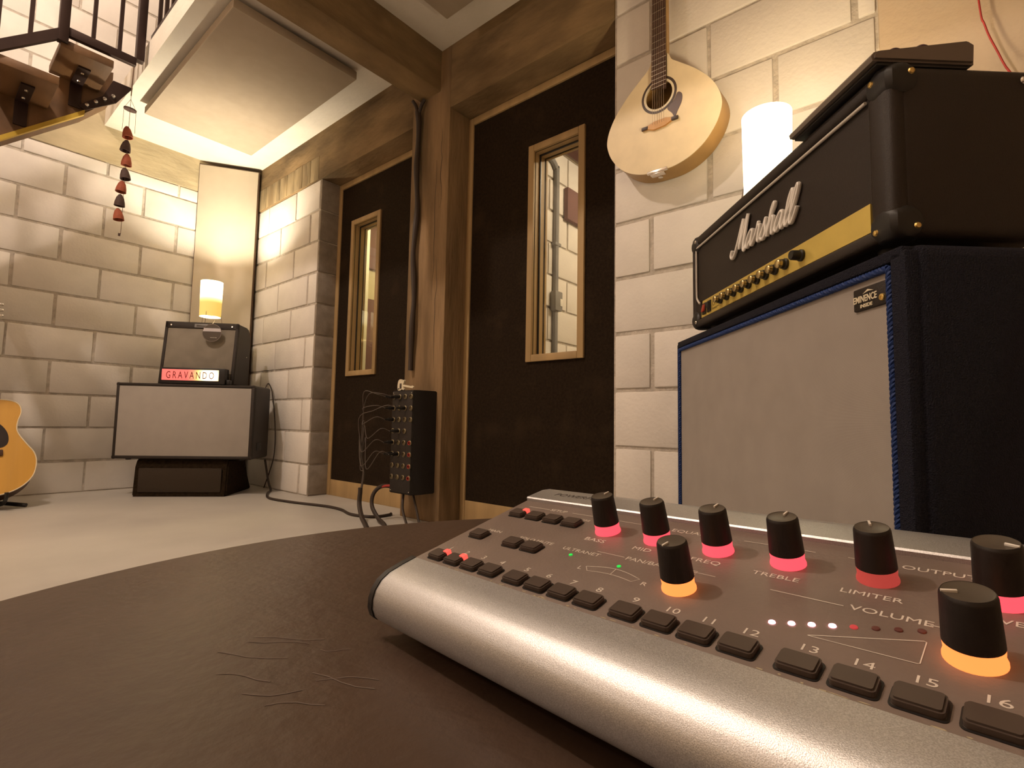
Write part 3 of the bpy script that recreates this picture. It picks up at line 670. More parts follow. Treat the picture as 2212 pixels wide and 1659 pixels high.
# script logo, drawn as pen strokes
def logo():
    base = [
        [(-.62, .38), (-.70, .10), (-.50, -.16), (-.18, .02), (.10, .8), (.30, 1.65), (.42, 2.12)],
        [(.42, 2.12), (.38, 1.2), (.36, .45), (.42, .25)],
        [(.42, .25), (.66, 1.1), (.88, 1.9), (.98, 2.25)],
        [(.98, 2.25), (.94, 1.3), (.90, .5), (.98, .08), (1.14, .05), (1.34, .32)],
        [(2.02, .86), (1.82, 1.02), (1.55, .86), (1.38, .42), (1.48, .06), (1.70, .12), (1.92, .55), (2.06, 1.0)],
        [(2.06, 1.0), (1.98, .5), (2.04, .08), (2.20, .10), (2.42, .5)],
        [(2.42, .5), (2.56, .95), (2.60, 1.22), (2.68, .98), (2.86, .98), (2.84, .6), (2.82, .2), (2.94, .04), (3.12, .25)],
        [(3.12, .25), (3.36, .80), (3.48, 1.18), (3.54, .8), (3.66, .45), (3.56, .06), (3.32, .02), (3.22, .16)],
        [(3.62, .08), (3.84, .4), (4.10, 1.2), (4.30, 2.1), (4.22, 2.36), (4.08, 2.1), (4.0, 1.2), (3.96, .02)],
        [(3.98, .3), (4.12, .8), (4.30, 1.02), (4.42, .86), (4.40, .4), (4.46, .06), (4.62, .1), (4.80, .36)],
        [(5.40, .86), (5.20, 1.02), (4.94, .86), (4.78, .42), (4.88, .06), (5.10, .12), (5.30, .55), (5.44, 1.0)],
        [(5.44, 1.0), (5.36, .5), (5.42, .08), (5.58, .12), (5.80, .6)],
        [(5.74, .5), (6.02, 1.4), (6.12, 2.15), (6.02, 2.42), (5.88, 2.1), (5.80, 1.2), (5.80, .4), (5.90, .05), (6.08, .15), (6.24, .5)],
        [(6.20, .45), (6.48, 1.4), (6.60, 2.25), (6.50, 2.55), (6.34, 2.2), (6.26, 1.2), (6.26, .4), (6.36, .04), (6.56, .14), (6.78, .75)]]
    u = .0335
    base = [[(x, (y * .97 if i < 4 else (y * .76 if y > 1.25 else y))) for x, y in q] for i, q in enumerate(base)]
    bm = new_bm()
    for s in base:
        p = catmull([((a + b * .42) * u, b * u) for a, b in [(x, y) for x, y in s]] and [Vector((( a + b * .30) * u, 0, b * u)) for a, b in s], 6)
        tube(bm, p, .0044, 8, flat=.7)
    return bm
bm = logo(); obj('script_logo', bm, M_white, t, (x0 + .258, -.001, zb + .124), (0, R(3.5), 0), label='white script lettering Marshall')
# corners, rivets
def corner(x, z, sx, sz, y=0.0):
    bm = new_bm(); t_ = .0022
    c_ = bmesh.new(); bmesh.ops.create_uvsphere(c_, u_segments=20, v_segments=12, radius=.030)
    for v in c_.verts:
        v.co.x = max(-.024, min(.024, v.co.x * 1.0)); v.co.y = max(-.024, min(.024, v.co.y)); v.co.z = max(-.024, min(.024, v.co.z))
    merge(bm, c_, T(x + sx * -.0215, y + .0205, z + sz * -.0215)); o = obj('corner_protector', bm, M_black, t)
    for M in (T(x - sx * .030, y - .0034, z - sz * .014) @ Matrix.Rotation(R(90), 4, 'X'), T(x + sx * .0026, y + .030, z - sz * .014) @ Matrix.Rotation(R(90 * sx), 4, 'Y')):
        b2 = new_bm(); lathe(b2, [(.0048, 0), (.0036, .002), (0, .0026)], 12, M, cap=False); obj('rivet', b2, M_brass if sx > 0 else M_chrome, o)
for x, sx in ((x0, -1), (x1, 1)):
    for z, sz in ((zb, -1), (zt, 1)): corner(x, z, sx, sz)
for yy in (.192,):
    for z in (zb + .02, zt - .02):
        b2 = new_bm(); lathe(b2, [(.0055, 0), (.004, .002), (0, .003)], 12, T(x1 + .001, yy, z) @ Matrix.Rotation(R(90), 4, 'Y'), cap=False); obj('rivet', b2, M_chrome, t)
for xx in (x0 + .06, x1 - .06):
    for yy in (.04, .16):
        bm = new_bm(); lathe(bm, [(.013, 0), (.015, .012), (.015, .0165), (0, .0165)], 14); obj('foot', bm, M_black, t, (xx, yy, .7130))
# effects pedal on the head
t = thing('effects_pedal', 'flat dark effects pedal lying on the near end of the amp head', 'effects pedal', **RS)
bm = new_bm(); prism(bm, [(-.017, .981), (.128, .981), (.130, 1.010), (.120, 1.016), (-.006, .9965), (-.015, .9935), (-.019, .988)], .50, .708, YZ, bev=.003); obj('housing', bm, pm('pedal_grey', (.20, .165, .14), .38, .5), t)
obj('base_plate', B(.505, .703, -.010, .122, .9768, .982, .001), M_black, t)
for k, (xx, yy) in enumerate(((.62, .02), (.70, .022), (.70, .062))):
    bm = new_bm(); lathe(bm, [(.009, 0), (.009, .006), (.006, .009), (0, .010)], 16); obj('foot_switch', bm, pm('plum_button', (.05, .015, .03), .4), t, (xx - .006, yy, .9935 + yy * .17))
# red wire
bm = new_bm(); tube(bm, catmull([(1.60, -.05, 2.28), (1.605, -.088, 1.55), (1.605, -.100, 1.43), (1.60, -.125, 1.33), (1.56, -.16, 1.15), (1.60, -.2, .6), (1.60, -.2, .012)], 6), .0022, 6)
tag(obj('red_wire', bm, M_red), 'thin red wire hanging on the plaster wall behind the amp head', 'wire')

# ------------------------------------------------------------------ guitar on the wall (face towards -x)
g = thing('wall_guitar', 'pale pear-shaped acoustic guitar hanging on the block wall', 'guitar', (1.548, .69, 0), R(-90))
half = [(0, 1.297), (.05, 1.300), (.10, 1.316), (.145, 1.347), (.178, 1.39), (.194, 1.43), (.197, 1.462), (.187, 1.50), (.162, 1.545), (.118, 1.595), (.072, 1.635), (.040, 1.662), (.024, 1.69)]
prof = half + [(-a, b) for a, b in reversed(half) if a > 0]
poly = [(p[0], p[1]) for p in catmull([Vector((a, b, 0)) for a, b in prof], 4, closed=True)]
HX = Matrix(((1, 0, 0, 0), (0, 0, 1, 0), (0, 1, 0, 0), (0, 0, 0, 1)))       # xy -> xz, z -> y
hc = (-.004, 1.556); hr = .046
sb = new_bm(); prism(sb, poly, 0, .003, HX, hole=circ(*hc, hr, 40)); obj('soundboard', sb, M_spruce, g, label='pale spruce top')
rb = new_bm(); prism(rb, poly, .003, .074, HX, hole=[(p[0] * .965, 1.47 + (p[1] - 1.47) * .965) for p in poly]); obj('ribs', rb, M_rib, g)
bk = new_bm(); prism(bk, poly, .074, .078, HX); obj('back', bk, M_rib, g)
bm = new_bm(); prism(bm, circ(*hc, .061, 44), -.0008, 0, HX, hole=circ(*hc, .053, 44)); obj('rosette_dark', bm, M_nut, g)
bm = new_bm(); prism(bm, circ(*hc, .053, 44), -.0010, 0, HX, hole=circ(*hc, hr, 44)); obj('rosette_pale', bm, M_ivory, g)
pg = catmull([Vector(p) for p in ((.030, 1.505, 0), (.048, 1.520, 0), (.060, 1.540, 0), (.074, 1.530, 0), (.073, 1.505, 0), (.060, 1.480, 0), (.050, 1.462, 0), (.040, 1.478, 0), (.026, 1.495, 0))], 4, closed=True)
bm = new_bm(); prism(bm, [(p.x, p.y) for p in pg], -.0012, 0, HX); obj('pickguard', bm, pm('brown_guard', (.085, .05, .045), .45), g, label='brown leaf-shaped pickguard')
br = [(-.060, 1.458), (-.040, 1.462), (-.02, 1.468), (.02, 1.468), (.042, 1.461), (.062, 1.459), (.062, 1.450), (.042, 1.449), (.02, 1.440), (-.02, 1.438), (-.04, 1.447), (-.060, 1.449)]
bm = new_bm(); prism(bm, br, -.007, 0, HX, bev=.002); bo = obj('bridge', bm, pm('bridge_wood', (.55, .29, .09), .45), g)
for s in (-1, 1):
    bm = new_bm(); box(bm, min(s * .040, s * .063), max(s * .040, s * .063), -.0085, -.0005, 1.449, 1.460, .002); obj('bridge_tip', bm, M_nut, bo)
nk = new_bm(); prism(nk, [(-.026, 1.60), (.024, 1.60), (.020, 2.20), (-.022, 2.20)], -.004, .026, HX, bev=.004); obj('neck', nk, M_rib, g)
fb = new_bm(); prism(fb, [(-.026, 1.578), (.012, 1.578), (.012, 1.566), (.024, 1.566), (.020, 2.16), (-.022, 2.16)], -.010, -.004, HX); fb = obj('fingerboard', fb, M_rose, g)
for k in range(22):
    z = 2.15 - .57 * (1 - 2 ** (-k / 11.0)) / (1 - 2 ** (-21 / 11.0)) * 1.0
    wz = .0225 + (2.16 - z) / .58 * .003
    obj('fret', B(-wz - .001, wz - .001, -.0115, -.0098, z - .0008, z + .0008), M_chrome, fb)
for k in range(6):
    x = -.022 + .0085 * k
    bm = new_bm(); tube(bm, [(x * .9, -.0145, 1.452 if 1 else 0), (x * .85, -.0150, 1.6), (x * .75, -.0140, 2.19)], .0006, 5); obj('string', bm, M_chrome, g)
hd = new_bm(); prism(hd, [(-.022, 2.18), (.020, 2.18), (.036, 2.23), (.036, 2.30), (-.038, 2.30), (-.038, 2.23)], .004, .020, HX); obj('headstock', hd, M_rib, g)
bm = new_bm(); box(bm, -.045, .025, -.006, .004, 1.293, 1.302, .002); box(bm, -.036, .012, -.003, .020, 1.288, 1.297, .003); obj('tailpiece', bm, M_chrome, g, label='small metal tailpiece on the lower rim')
bm = new_bm(); lathe(bm, [(.006, 0), (.008, .008), (0, .012)], 12, T(-.012, .03, 1.297) @ Matrix.Rotation(R(180), 4, 'X'), cap=False); obj('strap_button', bm, M_chrome, g)
# ------------------------------------------------------------------ honey guitar on a stand at the left edge
g = thing('acoustic_guitar', 'honey coloured acoustic guitar with black pickguard, cut by the left edge', 'guitar', (.268, 3.49, .075), 0)
g.rotation_euler = (R(-24), 0, 0)
half = [(0, 0), (.08, .004), (.145, .035), (.19, .09), (.204, .16), (.195, .215), (.165, .265), (.137, .315), (.128, .35), (.133, .395), (.143, .435), (.138, .475), (.11, .50), (.05, .508)]
prof = half + [(0, .508)] + [(-a, b) for a, b in reversed(half) if a > 0]
poly = [(p[0], p[1]) for p in catmull([Vector((a, b, 0)) for a, b in prof], 4, closed=True)]
hc = (0, .345); hr = .05
bm = new_bm(); prism(bm, poly, 0, .003, HX, hole=circ(*hc, hr, 36)); obj('soundboard', bm, M_honey, g)
bm = new_bm(); prism(bm, poly, .003, .098, HX, hole=[(p[0] * .965, .25 + (p[1] - .25) * .965) for p in poly]); obj('ribs', bm, M_rose, g)
bm = new_bm(); prism(bm, poly, .098, .102, HX); obj('back', bm, M_rose, g)
bm = new_bm(); tube(bm, [(p[0] * 1.002, 0, p[1]) for p in poly], .0028, 6, closed=True); obj('binding', bm, M_ivory, g)
bm = new_bm(); prism(bm, circ(*hc, .060, 40), -.0008, 0, HX, hole=circ(*hc, hr, 40)); obj('rosette', bm, M_ivory, g)
pg = catmull([Vector(p) for p in ((.012, .396, 0), (.045, .385, 0), (.075, .36, 0), (.095, .32, 0), (.098, .275, 0), (.08, .248, 0), (.04, .240, 0), (.0, .262, 0), (.02, .295, 0), (.042, .31, 0), (.053, .335, 0), (.047, .372, 0), (.025, .392, 0))], 4, closed=True)
bm = new_bm(); prism(bm, [(p.x, p.y) for p in pg], -.0018, -.0008, HX); obj('pickguard', bm, pm('black_guard', (.02, .012, .010), .35), g, label='black pickguard')
bm = new_bm(); box(bm, -.08, .08, -.010, 0, .200, .232, .004); obj('bridge', bm, M_rose, g)
bm = new_bm(); prism(bm, [(-.028, .42), (.028, .42), (.022, .96), (-.022, .96)], -.012, .012, HX); obj('neck', bm, M_rose, g)
bm = new_bm(); prism(bm, [(-.022, .955), (.022, .955), (.037, 1.0), (.034, 1.12), (-.034, 1.12), (-.037, 1.0)], .0, .014, HX, bev=.003); hd = obj('headstock', bm, M_rose, g)
for k in range(3):
    for s in (-1, 1):
        bm = new_bm(); tube(bm, [(s * .034, .007, 1.01 + k * .036), (s * .050, .007, 1.01 + k * .036)], .003, 8); box(bm, min(s * .048, s * .066), max(s * .048, s * .066), .002, .012, 1.002 + k * .036, 1.018 + k * .036, .004); obj('tuner', bm, M_chrome, hd)
for k in range(6):
    x = -.024 + .0096 * k; bm = new_bm(); tube(bm, [(x, -.014, .216), (x * .72, -.016, .95)], .0007, 5); obj('string', bm, M_chrome, g)
s = thing('guitar_stand', 'black folding stand holding the honey guitar', 'guitar stand', (.268, 3.53, 0))
bm = new_bm(); tube(bm, [(0, .105, .03), (0, .312, .50)], .011, 8); obj('back_post', bm, M_black, s)
for sx in (-1, 1):
    bm = new_bm(); tube(bm, [(sx * .04, .110, .030), (sx * .11, .06, .022), (sx * .178, .01, .012)], .010, 8); obj('leg', bm, M_black, s)
    bm = new_bm(); tube(bm, catmull([(sx * .02, .105, .040), (sx * .09, .065, .017), (sx * .095, -.05, .056), (sx * .095, -.064, .09)], 4), .008, 8); obj('cradle_arm', bm, M_black, s)
bm = new_bm(); tube(bm, [(0, .20, .25), (0, .40, .012)], .011, 8); obj('rear_leg', bm, M_black, s)
bm = new_bm(); box(bm, -.06, .06, .095, .130, .015, .038, .006); obj('hub', bm, M_black, s)

# ------------------------------------------------------------------ stage box on the column
t = thing('stage_box', 'black stage box full of jack sockets mounted on the column', 'stage box', (XW - .006, 1.91, 0), R(-90))
XY = None
bm = new_bm(); prism(bm, [(-.105, 0), (-.105, -.085), (-.088, -.126), (.062, -.126), (.079, -.08), (.079, 0)], .135, .608, bev=.003); obj('case', bm, M_blackm, t)
fp = obj('front_plate', B(-.086, .060, -.1285, -.125, .142, .602, .001), pm('plate_black', (.018, .012, .009), .5), t)
for x in (-.079, .053):
    for z in (.148, .596):
        b2 = new_bm(); lathe(b2, [(.003, 0), (.002, .0016), (0, .002)], 8, T(x, -.1285, z) @ Matrix.Rotation(R(90), 4, 'X'), cap=False); obj('screw', b2, M_chrome, fp)
jk = new_bm(); lathe(jk, [(.0125, 0), (.0125, .003), (.0095, .005), (.0085, .005), (.0085, .001), (0, .001)], 16, Matrix.Rotation(R(90), 4, 'X'), cap=False); jk = finish(jk, 'jack_socket', pm('jack_metal', (.20, .165, .10), .4, .8))
rg = new_bm(); lathe(rg, [(.0085, .004), (.0085, .007), (.006, .007), (.006, .004)], 14, Matrix.Rotation(R(90), 4, 'X'), closed=True); rg = finish(rg, 'red_ring', M_red)
pl = new_bm(); lathe(pl, [(.0070, .002), (.0078, .012), (.0078, .030), (.0045, .036), (.0035, .052), (0, .053)], 12, Matrix.Rotation(R(90), 4, 'X'), cap=False); pl = finish(pl, 'plug', M_black)
for r_ in range(8):
    z = .578 - .0526 * r_
    for c_ in range(4):
        x = -.072 + .0415 * c_
        if r_ == 3 and c_ == 3: continue
        j = link('jack_socket', jk, t, (x, -.1285, z))
        if c_ == 3 and r_ >= 4: link('red_ring', rg, j)
plug_sites = [(-.072 + .0415 * c_, .578 - .0526 * r_) for r_, c_ in ((0, 0), (0, 1), (1, 0), (1, 2), (2, 0), (3, 1), (4, 0), (5, 0), (5, 1))]
def w_from(x, y, z):        # stage box local -> world
    return Vector((XW - .006 + y, 1.91 - x, z))
bundle = [w_from(-.205, -.20, .36), w_from(-.24, -.19, .30), w_from(-.243, -.19, .20), w_from(-.243, -.20, .12)]
for k, (x, z) in enumerate(plug_sites):
    tt = thing('patch_cable', 'thin grey cable plugged into stage box %s, looping left' % ['top row, first socket', 'top row, second socket', 'second row, first socket', 'second row, third socket', 'third row, first socket', 'fourth row, second socket', 'fifth row, first socket', 'sixth row, first socket', 'sixth row, second socket'][k], 'cable', tuple(w_from(x, -.1285, z)), R(-90), 'cables at the stage box')
    link('plug', pl, tt)
    a = w_from(x, -.18, z); out = -.10 - .018 * k; rise = .05 - .028 * k
    pts = [a, w_from(x - .02, -.215, z + .01), w_from(x - .09, -.235, z + rise * .4), w_from(-.175 - .012 * (k % 4), -.225 + .008 * (k % 3), (z + .36) / 2 + .03 + .01 * (k % 3)),
           w_from(-.206 - .008 * (k % 3), -.20, .34 - .012 * k), w_from(-.212 + .004 * (k % 3), -.19 + .004 * (k % 2), .22), w_from(-.213 + .003 * (k % 3 - 1), -.20 + .003 * (k % 2), .125)]
    bm = new_bm(); tube(bm, catmull([p - w_from(x, -.1285, z) for p in pts], 6), .0017, 6)
    lead = obj('lead', bm, M_cableg, tt); lead.rotation_euler = (0, 0, R(90))
# white toy guitar on top of the box
t = thing('toy_guitar', 'tiny cream electric guitar ornament lying on top of the stage box', 'ornament', (1.515, 1.955, .608), R(-90 - 8))
ob = [(-.030, .0), (-.034, .022), (-.026, .044), (-.010, .050), (.004, .046), (.012, .038), (.022, .046), (.026, .040), (.018, .028), (.014, .022), (.018, .010), (.026, .002), (.020, -.002), (.006, .002), (-.012, -.004)]
bm = new_bm(); prism(bm, [(p.x, p.y) for p in catmull([Vector((a, b, 0)) for a, b in ob], 3, closed=True)], -.004, .004, T(0, 0, .004) @ Matrix.Rotation(R(90), 4, 'X')); obj('body', bm, M_ivory, t)
bm = new_bm(); prism(bm, [(.005, .026), (.085, .014), (.098, .016), (.112, .010), (.100, .004), (.085, .006), (.005, .016)], -.002, .002, T(0, -.001, .004) @ Matrix.Rotation(R(90), 4, 'X')); obj('neck', bm, M_ivory, t)
bm = new_bm(); box(bm, -.012, .004, -.0052, -.0038, .010, .034, .001); obj('pickguard', bm, M_nut, t)
bm = new_bm(); box(bm, -.028, -.016, -.0055, -.0035, .006, .012, .001); obj('bridge', bm, M_black, t)
# vertical cable bundle on the column
bm = new_bm(); P = [(1.60, 2.012, 2.04)] + [(1.604 + .004 * math.sin(k * 1.9), 2.005 + .006 * math.sin(k * 1.3), 1.98 - .115 * k) for k in range(12)]
tube(bm, catmull(P, 5), .0135, 10, fn=lambda q: 1 + .12 * math.sin(q * 31))
tube(bm, catmull([(1.602, 2.012, 2.03), (1.602, 2.03, 2.075), (1.606, 2.06, 2.115)], 4), .009, 8); tube(bm, catmull([(1.602, 2.008, 2.02), (1.602, 1.985, 2.065), (1.608, 1.97, 2.09)], 4), .009, 8)
tag(obj('cable_bundle', bm, M_cable), 'thick dark braided cable running down the column', 'cable')
def cable(name, pts, r, mat, label, n=8):
    bm = new_bm(); tube(bm, catmull(pts, n), r, 8); return tag(obj(name, bm, mat), label, 'cable')
p0 = w_from(-.213, -.20, .13)
cable('snake_cable', [p0 + Vector((0, 0, .02)), p0, p0 + Vector((-.006, -.006, -.055)), (1.385, 2.045, .030), (1.345, 1.955, .011), (1.27, 1.83, .010), (1.10, 1.60, .010), (.86, 1.15, .010), (.66, .78, .010), (.55, .56, .010)], .0105, M_cable, 'thick dark cable curving from the bundle down to the floor')
cable('snake_cable', [(1.56, 2.01, .150), (1.50, 2.055, .158), (1.460, 2.068, .125), (1.445, 2.055, .07), (1.440, 1.995, .022), (1.41, 1.91, .011), (1.33, 1.78, .010), (1.21, 1.58, .010), (1.0, 1.15, .010), (.76, .76, .010), (.62, .52, .010)], .0095, M_cable, 'dark cable looping under the stage box to the floor')
cable('red_lead', [(1.515, 1.945, .138), (1.52, 1.985, .150), (1.52, 2.01, .160), (1.508, 2.038, .160), (1.494, 2.055, .155)], .006, M_red, 'short red lead under the stage box')
cable('floor_cable', [(1.565, 3.42, .20), (1.585, 3.40, .06), (1.575, 3.34, .008), (1.50, 3.22, .007), (1.42, 3.02, .007), (1.44, 2.80, .007), (1.50, 2.55, .007), (1.50, 2.40, .007), (1.46, 2.24, .007), (1.50, 2.12, .007), (1.585, 2.11, .007), (1.61, 2.13, .007)], .007, M_cable, 'dark cable lying on the floor from the corner stack to the column')
cable('power_lead', [(1.54, 1.88, .136), (1.53, 1.84, .07), (1.51, 1.79, .014), (1.49, 1.73, .006), (1.44, 1.62, .006), (1.36, 1.45, .006), (1.2, 1.0, .006), (.9, .62, .006), (.70, .42, .006)], .0055, M_cable, 'thin dark lead falling from the stage box to the floor, nearer the door')
cable('power_lead', [(1.53, 1.935, .136), (1.50, 1.90, .07), (1.47, 1.83, .012), (1.43, 1.77, .006), (1.36, 1.62, .006), (1.28, 1.45, .006), (1.08, 1.0, .006), (.82, .68, .006), (.66, .48, .006)], .0055, M_cable, 'thin dark lead falling from the stage box to the floor, left one')
cable('amp_lead', [(1.56, 3.46, .665), (1.60, 3.50, .70), (1.612, 3.46, .62), (1.612, 3.40, .40), (1.605, 3.38, .24), (1.60, 3.42, .12), (1.59, 3.47, .01)], .0035, M_cable, 'thin dark lead looping behind the corner stack')

# ------------------------------------------------------------------ round table
t = thing('round_table', 'low round ottoman table with worn dark leather top under the mixer', 'table', (.272, .088, 0))
RT, ZT = .492, .335
bm = new_bm(); lathe(bm, [(0, ZT - .05), (RT - .012, ZT - .05), (RT - .003, ZT - .045), (RT, ZT - .038), (RT, ZT - .008), (RT - .003, ZT - .002), (RT - .010, ZT), (RT * .6, ZT), (0, ZT)], 160, cap=False); obj('top', bm, M_leather, t, angle=25)
bm = new_bm(); lathe(bm, [(0, 0.012), (.43, .012), (.435, .02), (.435, ZT - .05), (0, ZT - .05)], 96, cap=False); obj('drum', bm, M_leather, t)
bm = new_bm(); tube(bm, [(.437 * math.cos(a), .437 * math.sin(a), .024) for a in [2 * math.pi * k / 96 for k in range(96)]], .006, 6, closed=True); obj('piping', bm, M_leather, t)
for k in range(4):
    a = R(45 + 90 * k); bm = new_bm(); cyl(bm, .025, .022, 0, .013, 16); obj('foot', bm, M_black, t, (.36 * math.cos(a), .36 * math.sin(a), 0))
# pale scuffs near the mixer corner
bm = new_bm()
random.seed(3)
for k in range(9):
    cx_, cy_ = random.uniform(.105, .185), random.uniform(.235, .32); a = R(random.uniform(-70, -40)); l = random.uniform(.012, .045)
    dxy = Vector((math.cos(a), math.sin(a), 0)); q = [Vector((cx_, cy_, ZT + .0002)) + dxy * l * (i / 4 - .5) + Vector((-dxy.y, dxy.x, 0)) * .002 * math.sin(i * 1.3 + k) for i in range(5)]
    tube(bm, [p - Vector((.272, .088, 0)) for p in q], .00035, 5, flat=.3)
obj('scuff_marks', bm, pm('scuff', (.13, .095, .075), .7), t, kind='stuff')

# ------------------------------------------------------------------ personal mixer
ox = Vector((-.110045, -.993756, .018387)).normalized(); oy = Vector((.961250, -.101705, .256232)); oy = (oy - ox * oy.dot(ox)).normalized(); oz = ox.cross(oy)
MM = Matrix.Identity(4)
for i in range(3): MM[i][0], MM[i][1], MM[i][2] = ox[i], oy[i], oz[i]
MM[0][3], MM[1][3], MM[2][3] = .225556, .271797, .378102
mx = thing('monitor_mixer', 'dark personal monitor mixer with silver rails, sixteen buttons and glowing knobs', 'mixer', M=MM)
WX = .301
# table plane height below the panel, in mixer coordinates (h as a function of v)
prof_top = [(0.0, 0.0), (.1085, 0.0)]
YZm = Matrix(((0, 0, 1, 0), (1, 0, 0, 0), (0, 1, 0, 0), (0, 0, 0, 1)))
bm = new_bm(); prism(bm, [(-.001, -.0012), (.137, -.0012), (.142, -.010), (.140, -.075), (.06, -.051), (-.030, -.0235), (-.0345, -.016), (-.0325, -.008), (-.020, -.0022)], .0005, WX - .0005, YZm); obj('body', bm, M_black, mx)
obj('panel', B(.0, WX, -.0005, .1088, -.0012, 0, .0003), M_panel, mx, label='dark brown control panel')
arc = [(.0, .0008), (-.010, .0006), (-.020, -.0002), (-.0265, -.0024), (-.0315, -.0064), (-.0345, -.0110), (-.0362, -.0165), (-.0358, -.0215), (-.034, -.0245), (-.028, -.0225), (-.026, -.0105), (-.018, -.006), (0, -.004)]
bm = new_bm(); prism(bm, arc, .0022, WX - .0022, YZm); obj('front_rail', bm, M_silver, mx, label='silver front rail', angle=40)
for x0_, x1_ in ((-.0024, .0022), (WX - .0022, WX + .0024)):
    bm = new_bm(); prism(bm, [(p[0] * 1.02, p[1] + .0004) for p in arc], x0_, x1_, YZm); obj('end_cap', bm, M_black, mx)
arc2 = [(.1086, -.001), (.1086, .0022), (.1096, .0030), (.128, .0022), (.136, .0002), (.1405, -.005), (.1415, -.012), (.138, -.012), (.136, -.003)]
bm = new_bm(); prism(bm, arc2, .0006, WX - .0006, YZm); obj('rear_rail', bm, M_silver, mx, label='silver rear rail', angle=40)
for x in (.02, WX - .02):
    for y, h in ((-.018, -.0262), (.12, -.066)):
        bm = new_bm(); cyl(bm, .006, .006, h - .008, h + .008, 14); obj('rubber_foot', bm, M_black, mx, (x, y, 0))
K = .944
# buttons
bt = new_bm(); prism(bt, rrect(-.0066, .0066, -.0048, .0048, .0016, 4), -.0002, .0030, bev=.0007); bt = finish(bt, 'push_button', M_button)
well = new_bm(); prism(well, rrect(-.0074, .0074, -.0056, .0056, .002, 4), -.0004, .0003, hole=rrect(-.0067, .0067, -.0049, .0049, .0016, 4)); well = finish(well, 'button_well', M_black)
M_bled = emission('button_led', (1.0, .07, .05), 1.6)
def button(u, v, lit=False, lbl=None):
    b = link('push_button', bt, mx, (u * K, v * K, 0), label=lbl)
    link('button_well', well, b)
    if lit: obj('button_led', B(.0026, .0070, .0016, .0052, .0003, .0036, .0005), M_bled, b)
    return b
for i in range(16):
    u = .0165 + .0178 * i + .0043 * (i // 4); button(u, .0098, i < 2)
    text('number', str(i + 1), .0056, ((u - .0040) * K, .0200 * K, .0001), M_print, mx, ext=.00005, xs=1.35, align='LEFT')
button(.0171, .0465)
for u in (.0540, .0715): button(u, .0455)
for k in range(4): button(.0171 + .01815 * k, .0884 - .0002 * k, k == 0)
def lbl(s, u, v, size, xs=1.3, **k): text('lettering', s, size, (u, v, .0001), M_print, mx, ext=.00005, xs=xs, **k)
lbl('MAIN', .0150, .0522, .0042); lbl('SOLO', .0472, .0512, .0042); lbl('MUTE', .0625, .0514, .0042)
lbl('SETUP', .0348, .0972, .0046, 1.2); lbl('BASS', .0902, .0660, .0055); lbl('MID', .1247, .0660, .0053); lbl('FREQ', .1597, .0664, .0053)
lbl('TREBLE', .1920, .0655, .0049); lbl('LIMITER', .2285, .0652, .0049); lbl('LEVEL', .2720, .0652, .0049)
lbl('EQUALIZER', .1338, .0955, .0050); lbl('OUTPUT', .2455, .0950, .0050); lbl('VOLUME', .2347, .0530, .0053); lbl('PAN/BALANCE', .1284, .0535, .0050, 1.25)
lbl('ULTRANET', .0858, .0502, .0046, 1.2); lbl('L', .1100, .0340, .0045); lbl('R', .1500, .0335, .0045); lbl('STORE', .0645, .0900, .0034, 1.2)
def rule(p, q, w_=.00045):
    p, q = Vector((*p, 0)), Vector((*q, 0)); d_ = (q - p).normalized(); n_ = Vector((-d_.y, d_.x, 0)) * w_ / 2
    bm = new_bm(); f = [bm.verts.new(v + Vector((0, 0, .00018))) for v in (p - n_, q - n_, q + n_, p + n_)]; bm.faces.new(f)
    return obj('printed_line', bm, M_print, mx, smooth=False)
for p, q in (((.0126, .0985), (.0338, .0985)), ((.0555, .0985), (.0745, .0985)), ((.0906, .0980), (.1319, .0978)), ((.1765, .0975), (.2112, .0972)), ((.2250, .0972), (.2425, .0968)), ((.277, .0965), (.296, .0965)),
             ((.1087, .0556), (.1273, .0554)), ((.1690, .0556), (.1790, .0554)), ((.2044, .0547), (.2328, .0543)), ((.2605, .0540), (.268, .0540)), ((.287, .0535), (.298, .0535))): rule(p, q)
# pan arc outline, volume wedge outline
at_ = [(.1138 + .0339 * k / 10, .0380 + .0040 * math.sin(math.pi * k / 10)) for k in range(11)]
ab_ = [(.1172 + .0278 * k / 10, .0342 + .0018 * math.sin(math.pi * k / 10)) for k in range(11)]
def outline(P): return [rule(P[i], P[i + 1], .0004) for i in range(len(P) - 1)]
def polyline(P, w_=.0004):
    bm = new_bm(); tube(bm, [(p[0], p[1], .00015) for p in P], w_ / 2, 5, flat=.2); obj('printed_outline', bm, M_print, mx)
polyline(at_ + ab_[::-1] + [at_[0]]); polyline([at_[5], ab_[5]])
polyline([(.2272, .0288), (.2600, .0428), (.2608, .0424), (.2606, .0292), (.2600, .0288), (.2272, .0284), (.2268, .0286), (.2272, .0288)])
# leds
def led(u, v, mat, r=.0013, lb=None):
    bm = new_bm(); lathe(bm, [(r, 0), (r * .9, .0004), (0, .0007)], 16, cap=False); obj('led', bm, mat, mx, (u, v, .0001), label=lb)
M_ledw = emission('led_hot', (1.0, .40, .45), 5.0); M_ledd = emission('led_dim', (.7, .06, .06), .5); M_ledg = emission('led_green', (.02, .75, .08), .75); M_ledoff = pm('led_off', (.12, .04, .035), .4)
for i in range(8): led(.2132 + .00650 * i, .0308 + .00255 * i, M_ledw if i < 4 else (M_ledd if i == 4 else M_ledoff), .0014)
led(.0966, .0456, M_ledg, .0012); led(.1304, .0452, M_ledg, .0012)
